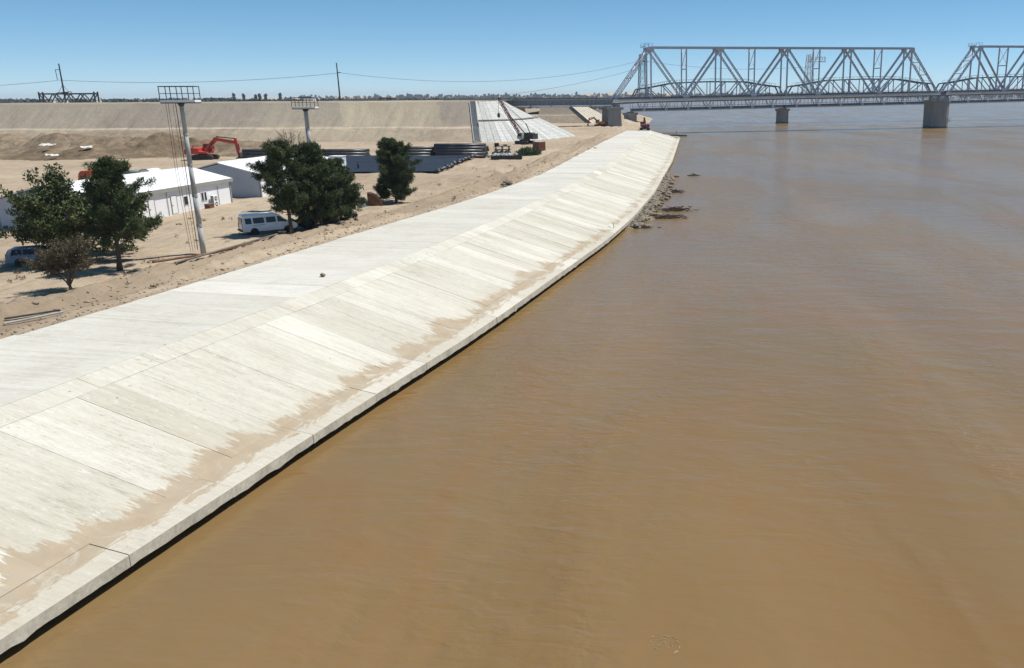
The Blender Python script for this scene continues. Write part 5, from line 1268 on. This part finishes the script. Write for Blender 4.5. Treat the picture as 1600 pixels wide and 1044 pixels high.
for yy in (0, 3):
    for z in (.0, HG): MB().bar((0, yy, z), (LG, yy, z), .7 if z else .4).build('chord', M['iron'], fb)
    for k in range(8):
        x0, x1 = k*LG/8, (k+1)*LG/8; MB().bar((x0, yy, 0 if k % 2 else HG), (x1, yy, HG if k % 2 else 0), .4).build('diagonal', M['iron'], fb)
    for x in (0, LG): MB().bar((x, yy, -9), (x, yy, HG+1), .55).build('leg', M['iron'], fb)
MB().box((LG*.44, 1.5, HG+.5), (2.4, 2, .7)).build('winch', M['iron'], fb)
fb2 = empty('gantry', (-139.5, 452, 13.0), 0, 'small dark gantry frame on the skyline right of the pole', 'gantry')
MB().bar((0, 0, 4.6), (8, 0, 4.6), .4, .5).build('beam', M['iron'], fb2)
for x in (1.0, 4.5, 6.2): MB().bar((x, 0, -9), (x, 0, 4.6), .35).build('leg', M['iron'], fb2)

# ============================================================ trees
def leaves(name, centres, per, spread, size, aspect, mat, parent, rg, out=0.0, origin=None):
    """leaf-sized quads scattered round clump centres"""
    C = np.asarray(centres, float); n = len(C)*per
    c = np.repeat(C, per, 0); d = rg.normal(size=(n, 3)); d /= np.linalg.norm(d, axis=1)[:, None]
    r = spread*rg.random(n)**0.45; p = c+d*r[:, None]*np.array([1, 1, .8])
    a = d*0.6+rg.normal(size=(n, 3))*0.7+np.array([0, 0, .35]); a /= np.linalg.norm(a, axis=1)[:, None]
    q = np.cross(a, rg.normal(size=(n, 3))); q /= np.linalg.norm(q, axis=1)[:, None]
    s = size*(0.65+0.7*rg.random(n))[:, None]
    V = np.stack([p-q*s*aspect/2, p+q*s*aspect/2, p+q*s*aspect*.4+a*s, p-q*s*aspect*.4+a*s], 1).reshape(-1, 3)
    o = npmesh(name, V, np.arange(n*4).reshape(-1, 4), mat, False); o.parent = parent; return o
def limb(p0, az, el, L, rg, up_=0.25, n=6, wob=.10):
    pts = [Vector(p0)]; d = Vector((math.cos(az)*math.cos(el), math.sin(az)*math.cos(el), math.sin(el)))
    for k in range(n):
        d = (d+Vector((rg.normal()*wob, rg.normal()*wob, up_/n+rg.normal()*wob*.5))).normalized(); pts.append(pts[-1]+d*(L/n))
    return pts
def pine(x, y, h, base, rad, seed, label, lean=0.0, cone=0.5, dens=1.0, side=(0, 0), step=(.36, .66)):
    """trunk, irregular whorls of limbs and needle tufts; cone 0 = rounded head, 1 = widest at the foot"""
    rg = np.random.default_rng(seed); z = GZ(x, y)-.1
    t = empty('pine_tree', (x, y, z), 0, label, 'tree', 'dark pines along the yard edge')
    tp = []; b0 = rg.normal(size=2)*.12
    for k in range(9):
        f = k/8; tp.append(Vector((lean*f*f+b0[0]*math.sin(f*5)+rg.normal()*.03, b0[1]*math.sin(f*4)+rg.normal()*.03, h*.95*f)))
    r0 = .017*h+.05
    MB().tube(tp, [r0*(1.25 if k == 0 else 1-.86*k/8) for k in range(9)], 9).build('trunk', M['bark'], t, True)
    def tk(zz):
        q = max(0, min(7.999, zz/(h*.95)*8)); return tp[int(q)].lerp(tp[int(q)+1], q % 1)
    br = MB(); cl = []; zz = base; az = rg.random()*6.283
    while zz < h*.96:
        f = (zz-base)/(h-base)
        rnd = math.sin(min(1.0, .28+f*.9)*math.pi*.72)**.8 if f < .5 else (max(0, 1-f))**.55*1.32
        prof = rad*(rnd*(1-cone)+(1-f)**.75*1.02*cone)
        for k in range(int(rg.integers(2, 5))):
            az += 2.4+rg.normal()*.5; kk = rg.random(); L = max(.45, prof*(rg.uniform(.62, 1.28) if kk < .7 else rg.uniform(.35, .7)))
            L *= 1+side[0]*math.cos(az-side[1])
            if L < .3: continue
            pts = limb(tk(min(zz, h*.94)), az, rg.uniform(-.15, .25)+f*.75, L, rg, .45)
            br.tube(pts, [.055*(1-.75*q/6)*(.4+L/rad*.6) for q in range(7)], 5, False)
            for q in range(2, 7):
                if q*L/6 < .28*L+.15: continue
                for _ in range(int(rg.integers(0, 3)) if q < 5 else 3):
                    s = pts[q]+Vector((rg.normal()*.24, rg.normal()*.24, .14+rg.normal()*.12)); cl.append(s)
                if L > 1.3 and rg.random() < .6:
                    sp = limb(pts[q], az+rg.choice([-1, 1])*rg.uniform(.5, 1.1), rg.uniform(0, .5), L*rg.uniform(.2, .38), rg, .3, 3)
                    br.tube(sp, [.025, .02, .015, .01], 4, False); cl.append(sp[2]); cl.append(sp[3]+Vector((0, 0, .08)))
        zz += rg.uniform(*step)
    for k in range(7): cl.append(tp[8]+Vector((rg.normal()*.16, rg.normal()*.16, rg.uniform(-.6, .42))))
    br.build('branches', M['bark'], t)
    leaves('needles', [tuple(c) for c in cl], int(54*dens), .27, .25, .17, M['pineleaf'], t, rg)
    return t
def broadleaf(x, y, h, rad, base, seed, label, mat, n_main=9, *, elr=(.25, 1.35), per=60, size=.15, spread=.42, twig=False, name='leafy_tree', cat='tree', bark='bark', levels=3, flat=1.0):
    rg = np.random.default_rng(seed); z = GZ(x, y)-.1; t = empty(name, (x, y, z), 0, label, cat)
    br = MB(); cl = []
    MB().tube([(0,0,0), (.05,.02,base*.5), (0,.05,base)], [.05*h*.55, .04*h*.5, .036*h*.5], 8).build('trunk', M[bark], t, True)
    def grow(p, az, el, L, r_, lev):
        pts = limb(p, az, el, L, rg, .30 if lev < 2 else .1, 5, .16)
        br.tube(pts, [r_*(1-.5*q/5) for q in range(6)], 5 if lev < 2 else 3, False)
        if lev == levels:
            for q in (2, 3, 4, 5): cl.append(pts[q])
            return
        for q in (2, 3, 4, 5):
            for _ in range(2 if lev < levels-1 or not twig else 3):
                if rg.random() < .85: grow(pts[q], az+rg.normal()*.85, el*.6+rg.normal()*.45+.1, L*rg.uniform(.42, .66), r_*.5, lev+1)
    for k in range(n_main):
        az = 6.283*k/n_main+rg.normal()*.3; el = rg.uniform(*elr)
        grow((0, 0.03, base*rg.uniform(.6, 1.0)), az, el, (h-base)*.62*(math.sin(el)*.75+math.cos(el)*rad/(h-base)*1.2), .012*h, 1)
    C = np.array([tuple(c) for c in cl]); top_ = C[:, 2].max(); C = C[(C[:, 2] > .5)]
    br.build('branches', M[bark], t)
    if per:
        cap = 3200
        if len(C) > cap: C = C[rg.permutation(len(C))[:cap]]
        leaves('leaves', C, per, spread, size, .6, M[mat], t, rg)
    return t, float(top_)
pine(-45.1, 70.9, 9.4, 2.2, 2.8, 21, 'dark pine with bare lower trunk, right of the big leafy tree', .35, .8, 1.0, (.28, 0.0))
broadleaf(-51.8, 76.5, 8.4, 4.4, .7, 5, 'big dark green leafy tree over the parked car at the left edge', 'elmleaf', 13, per=24, size=.17, spread=.36)
broadleaf(-44.4, 63.4, 5.2, 1.15, .5, 9, 'half bare brownish bush in front of the big leafy tree', 'dryleaf', 9, per=5, size=.085, spread=.2, twig=True, name='bare_bush', cat='bush', bark='barkgrey', elr=(1.0, 1.5))
pine(-38.7, 90.9, 9.5, 2.4, 3.1, 31, 'leftmost pine of the cluster, its trunk in front of the white van', -.3, .25, 1.2, step=(.28, .52))
pine(-36.7, 94.2, 9.2, .7, 2.9, 32, 'middle pine of the cluster, standing over the yellow loader', 0, .45, 1.2, step=(.28, .5))
pine(-40.3, 100.0, 8.9, 1.0, 3.0, 33, 'back pine of the cluster, half hidden by the two in front', 0, .4, 1.2)
pine(-35.6, 97.6, 7.2, .3, 2.7, 34, 'lower bushy pine at the right end of the cluster', 0, .6, 1.25, step=(.26, .45))
pine(-35.6, 119.0, 8.5, .45, 3.2, 38, 'single rounded pine standing alone in front of the pipe stacks', .1, .3, 1.3, step=(.24, .40))
broadleaf(-38.3, 102.5, 7.0, 2.2, .6, 12, 'brighter green leafy tree tucked behind the pine cluster', 'greenleaf', 7, per=14, size=.16, spread=.32)
broadleaf(-76.0, 183.0, 9.6, 3.4, 1.5, 17, 'bare brown tree behind the second mast, against the berm', 'dryleaf', 9, per=0, twig=True, name='bare_tree', cat='tree', bark='barkgrey')
# green bush by the container
rg = np.random.default_rng(8); bu = empty('green_bush', (-30.6, 214.5, GZ(-30.6, 214.5)), 0, 'low bright green bush in front of the rust red container', 'bush')
c_ = [(rg.uniform(-3.2, 3.2), rg.uniform(-3.0, 3.0), rg.uniform(.1, 1.5)) for _ in range(150)]; c_ = [c for c in c_ if (c[0]/3.3)**2+(c[1]/3.1)**2+(c[2]/1.7)**2 < 1.1]
leaves('leaves', c_, 40, .45, .45, .2, M['greenleaf'], bu, rg)
st_ = MB()
for c in c_[:50]: st_.tube([(c[0]*.7, c[1]*.7, 0), c], .03, 4, False)
st_.build('stems', M['bark'], bu)
# dry weeds dotted over the yard
P = []
for k in range(80):
    y = 45*math.exp(rg.random()*1.6); x = float(XB(y))-rg.uniform(1.5, 26); z = GZ(x, y)
    s = rg.uniform(.6, 1.4)
    for _ in range(int(rg.integers(1, 4))): P.append((x+rg.normal()*.3*s, y+rg.normal()*.3*s, z+rg.uniform(.02, .22)*s))
w = leaves('dry_weeds', P, 16, .16, .17, .25, M['dryleaf'], None, rg); tag(w, 'scattered dry weeds on the sandy yard', 'weeds', None, 'stuff')
# clods on the track and windrows
cb_ = MB()
for k in range(1100):
    y = 42*math.exp(rg.random()*1.75); t_ = abs(rg.normal())*3.2+.4; x = float(XB(y))-t_; rock(cb_, (x, y, GZ(x, y)+.02), float(rg.choice([.06, .09, .13, .2], p=[.52, .33, .12, .03])), 500+k)
o = cb_.build('dirt_clods', M['sand']); tag(o, 'clods of earth lying along the dirt track', 'clods', None, 'stuff')
# stones on the waterline and brushwood
rr_ = MB()
for k in range(520):
    y = rg.uniform(119, 200)
    o_ = -abs(rg.normal())*1.0-.1
    if 123 < y < 137 and rg.random() < .7: o_ = -rg.uniform(0, 4.2)*(1-abs(y-130)/8)
    x = float(XW(y))-o_
    rock(rr_, (x, y, .05+.35*math.exp(o_*.6)+rg.uniform(-.1, .15)), float(rg.choice([.18, .28, .42, .6], p=[.4, .35, .18, .07])), 2000+k)
o = rr_.build('riprap_stones', M['stone']); tag(o, 'brown riprap stones heaped along the foot of the wall', 'riprap', None, 'stuff')
xs = np.linspace(-1.5, 7.5, 40); yv = np.linspace(115, 208, 110); A, B = np.meshgrid(yv, xs, indexing='ij'); X_ = XW(A)+B
hgt = .62*np.exp(-(np.maximum(B, 0)/(0.9+.5*fbm(A*.25, A*0, 3)+2.2*np.exp(-((A-130)/4.5)**2)))**2)-.32+(fbm(A*.7, B*.7, 4)-.5)*.45
hgt = np.where((A < 118) | (A > 205), -1, hgt)
sp_ = npmesh('gravel_spit', np.stack([X_, A, hgt], -1).reshape(-1, 3), grid_faces(*A.shape), M['bank']); tag(sp_, kind='structure')
def driftwood(x, y, n, w, l, hh, seed, label):
    rg = np.random.default_rng(seed); t = MB()
    for k in range(n):
        a = rg.normal()*.5; L = rg.uniform(.4, 1.6); c = Vector((rg.normal()*l*.42, rg.normal()*w*.42, rg.uniform(-.05, hh)*math.exp(-rg.random())))
        d = Vector((math.cos(a), math.sin(a), rg.normal()*.22))*L/2; t.tube([c-d, c+Vector((0, 0, rg.normal()*.1)), c+d], [.05, .06, .02], 4)
    o = t.build('driftwood', M['drift']); o.location = (x, y, .03); tag(o, label, 'driftwood', 'brushwood caught in the water')
driftwood(4.0, 138.5, 100, 1.8, 2.6, .6, 1, 'largest dark brushwood clump in the water off the stone spit')
driftwood(2.6, 129.5, 80, 1.3, 2.8, .5, 2, 'brushwood clump on the tip of the stone spit')
driftwood(4.6, 165.0, 50, 1.6, 1.8, .6, 3, 'brushwood clump against the stones farther up the wall')
driftwood(9.8, 200.0, 30, .8, 1.8, .25, 4, 'small branch floating alone in the open water')
driftwood(-1.1, 119.5, 16, .5, 2.2, .12, 5, 'thin twigs floating by the wall below the stone spit')
lg = MB(); lg.tube([(-5, 0, .15), (0, .4, .25), (6, 0, .2)], [.5, .6, .4], 8); lg.tube([(-2, 1.2, .1), (5, 1.6, .15)], .4, 8); lg.bar((1, .5, .3), (1.2, .5, 2.4), .2); lg.box((-3, .6, .5), (3, 1.6, .7))
lo = lg.build('floating_log', M['drift']); lo.location = (10.5, 399, 0); tag(lo, 'dark floating timbers off the upstream tip of the wall', 'timber')
rb = MB(); rb.tube([(0,0,0), (.02,0,.75)], .03, 6); rb.tube([(-.9,.2,0), (-.6,.25,.35), (-.3,.1,.05)], .03, 6)
r_ = rb.build('rebar_stub', M['iron']); q = bank_point(float(np.interp(112, _yy, _ss)), .7, 1.06); r_.location = q; tag(r_, 'bent dark rebar stub sticking up from the wall top', 'rebar')
# foam scum turning on an eddy close to the bank
fo_ = MB(); rg = np.random.default_rng(12)
for k in range(46):
    a = rg.uniform(-.9, 2.4) if k < 30 else rg.uniform(0, 6.28); r_ = (1.25+rg.normal()*.05) if k < 22 else rg.uniform(.1, 1.0); c = Vector((.25+math.cos(a)*r_*.5, 24.9+math.sin(a)*r_*.45, .012))
    d = Vector((-math.sin(a)*1.3, math.cos(a), 0)).normalized()*rg.uniform(.02, .09); n_ = Vector((-d.y, d.x, 0)).normalized()*rg.uniform(.008, .02)
    fo_.poly([c-d-n_, c+d-n_, c+d*1.1+n_, c-d*.8+n_, c+Vector((0,0,.012))], [(0,1,4), (1,2,4), (2,3,4), (3,0,4)])
o = fo_.build('foam_streaks', M['foam']); tag(o, 'small swirl of pale foam scum on the brown water at the bottom edge', 'foam', None, 'stuff')
# ---- far wood on the horizon, and the houses in it
C = []
rg = np.random.default_rng(4)
for k in range(9000):
    f = rg.random(); y = rg.uniform(1050, 2300); px = -60+rg.random()*1000 if rg.random() < .72 else rg.uniform(-300, 1250)
    x = (px-1019)/1327*y; den = fbm(np.array([px*.02]), np.array([y*.002]), 3)[0]
    if px > 430 and rg.random() < .55: continue
    if den < .30: continue
    if x > -80: continue
    H = (6+5*den*rg.random())*(1.0 if px < 430 else .62)*(y/1500)**.5
    for q in range(3): C.append((x+rg.normal()*5, y+rg.normal()*4, 3.6+H*(.25+.3*q)+rg.normal()))
fw_ = leaves('far_wood', C, 7, 5.0, 4.0, .9, M['farleaf'], None, rg); tag(fw_, 'dark band of distant trees along the horizon', 'wood', None, 'stuff')
C = []
for k in range(900):
    y = rg.uniform(3600, 4300); x = rg.uniform(-1500, 3200); C.append((x, y, 6+rg.random()*10))
fw2 = leaves('far_wood', C, 9, 12.0, 10, .9, M['farleaf'], None, rg); tag(fw2, 'thin faint line of trees on the far bank beyond the bridge', 'wood', None, 'stuff')
def house(px_x, y, w, hgt_, label):
    t = empty('house', (px_x, y, 3.6), 0, label, 'house', 'white houses far off on the horizon')
    MB().box((0, 0, hgt_/2), (w, 9, hgt_)).build('wall', M['white'], t); MB().prism([(-w/2-.5, hgt_), (w/2+.5, hgt_), (w/2-2, hgt_+2.2), (-w/2+2, hgt_+2.2)], -5, 5).build('roof', M['fascia'], t)
    for k in range(3): MB().box((-w*.3+k*w*.3, -4.52, hgt_*.55), (1.2, .08, 1.4)).build('window', M['glass'], t)
for i, (px, y, w, hh, lb) in enumerate(((12, 1000, 22, 14, 'low white house on the horizon at the far left edge'), (118, 1000, 9, 13, 'small white house below the lattice girder on the horizon'), (133, 1000, 8, 13.2, 'second small white house just right of the lattice girder middle'), (184, 1010, 7, 13, 'tiny white house right of the lattice girder on the horizon'), (321, 1020, 9, 13, 'tiny white house right of the first mast on the horizon'), (506, 1050, 11, 14, 'white house on the horizon just left of the power pole'))):
    house((px-1019)/1327*y, y, w, hh, lb)
# poplars standing out of the wood
for i, (px, hh) in enumerate(((392, 22), (407, 21), (425, 20), (431, 22), (440, 21), (462, 22))):
    y = 1500; x = (px-1019)/1327*y; t = empty('poplar_tree', (x, y, 3.6), 0, ('leftmost', 'second', 'third', 'fourth', 'fifth', 'rightmost')[i]+' slim dark poplar in the row far off on the horizon above the second mast', 'tree', 'distant poplars on the horizon')
    MB().tube([(0,0,0), (0,0,hh*.8)], [.5, .1], 6).build('trunk', M['bark'], t); leaves('crown', [(0, 0, hh*(.2+.08*k)) for k in range(10)], 40, 1.6, 1.8, .7, M['farleaf'], t, rg)

# ============================================================ air
hz_m = bpy.data.materials.new('haze'); hz_m.use_nodes = True; nt = hz_m.node_tree; nt.nodes.clear()
vo = nt.nodes.new('ShaderNodeVolumePrincipled'); vo.inputs['Color'].default_value = (0.80, 0.88, 1.0, 1); vo.inputs['Density'].default_value = HAZE; vo.inputs['Anisotropy'].default_value = 0.0
ou = nt.nodes.new('ShaderNodeOutputMaterial'); nt.links.new(vo.outputs[0], ou.inputs['Volume'])
hb = MB().box((0, 4000, 30), (19000, 10600, 68)).build('haze', hz_m); tag(hb, kind='stuff')
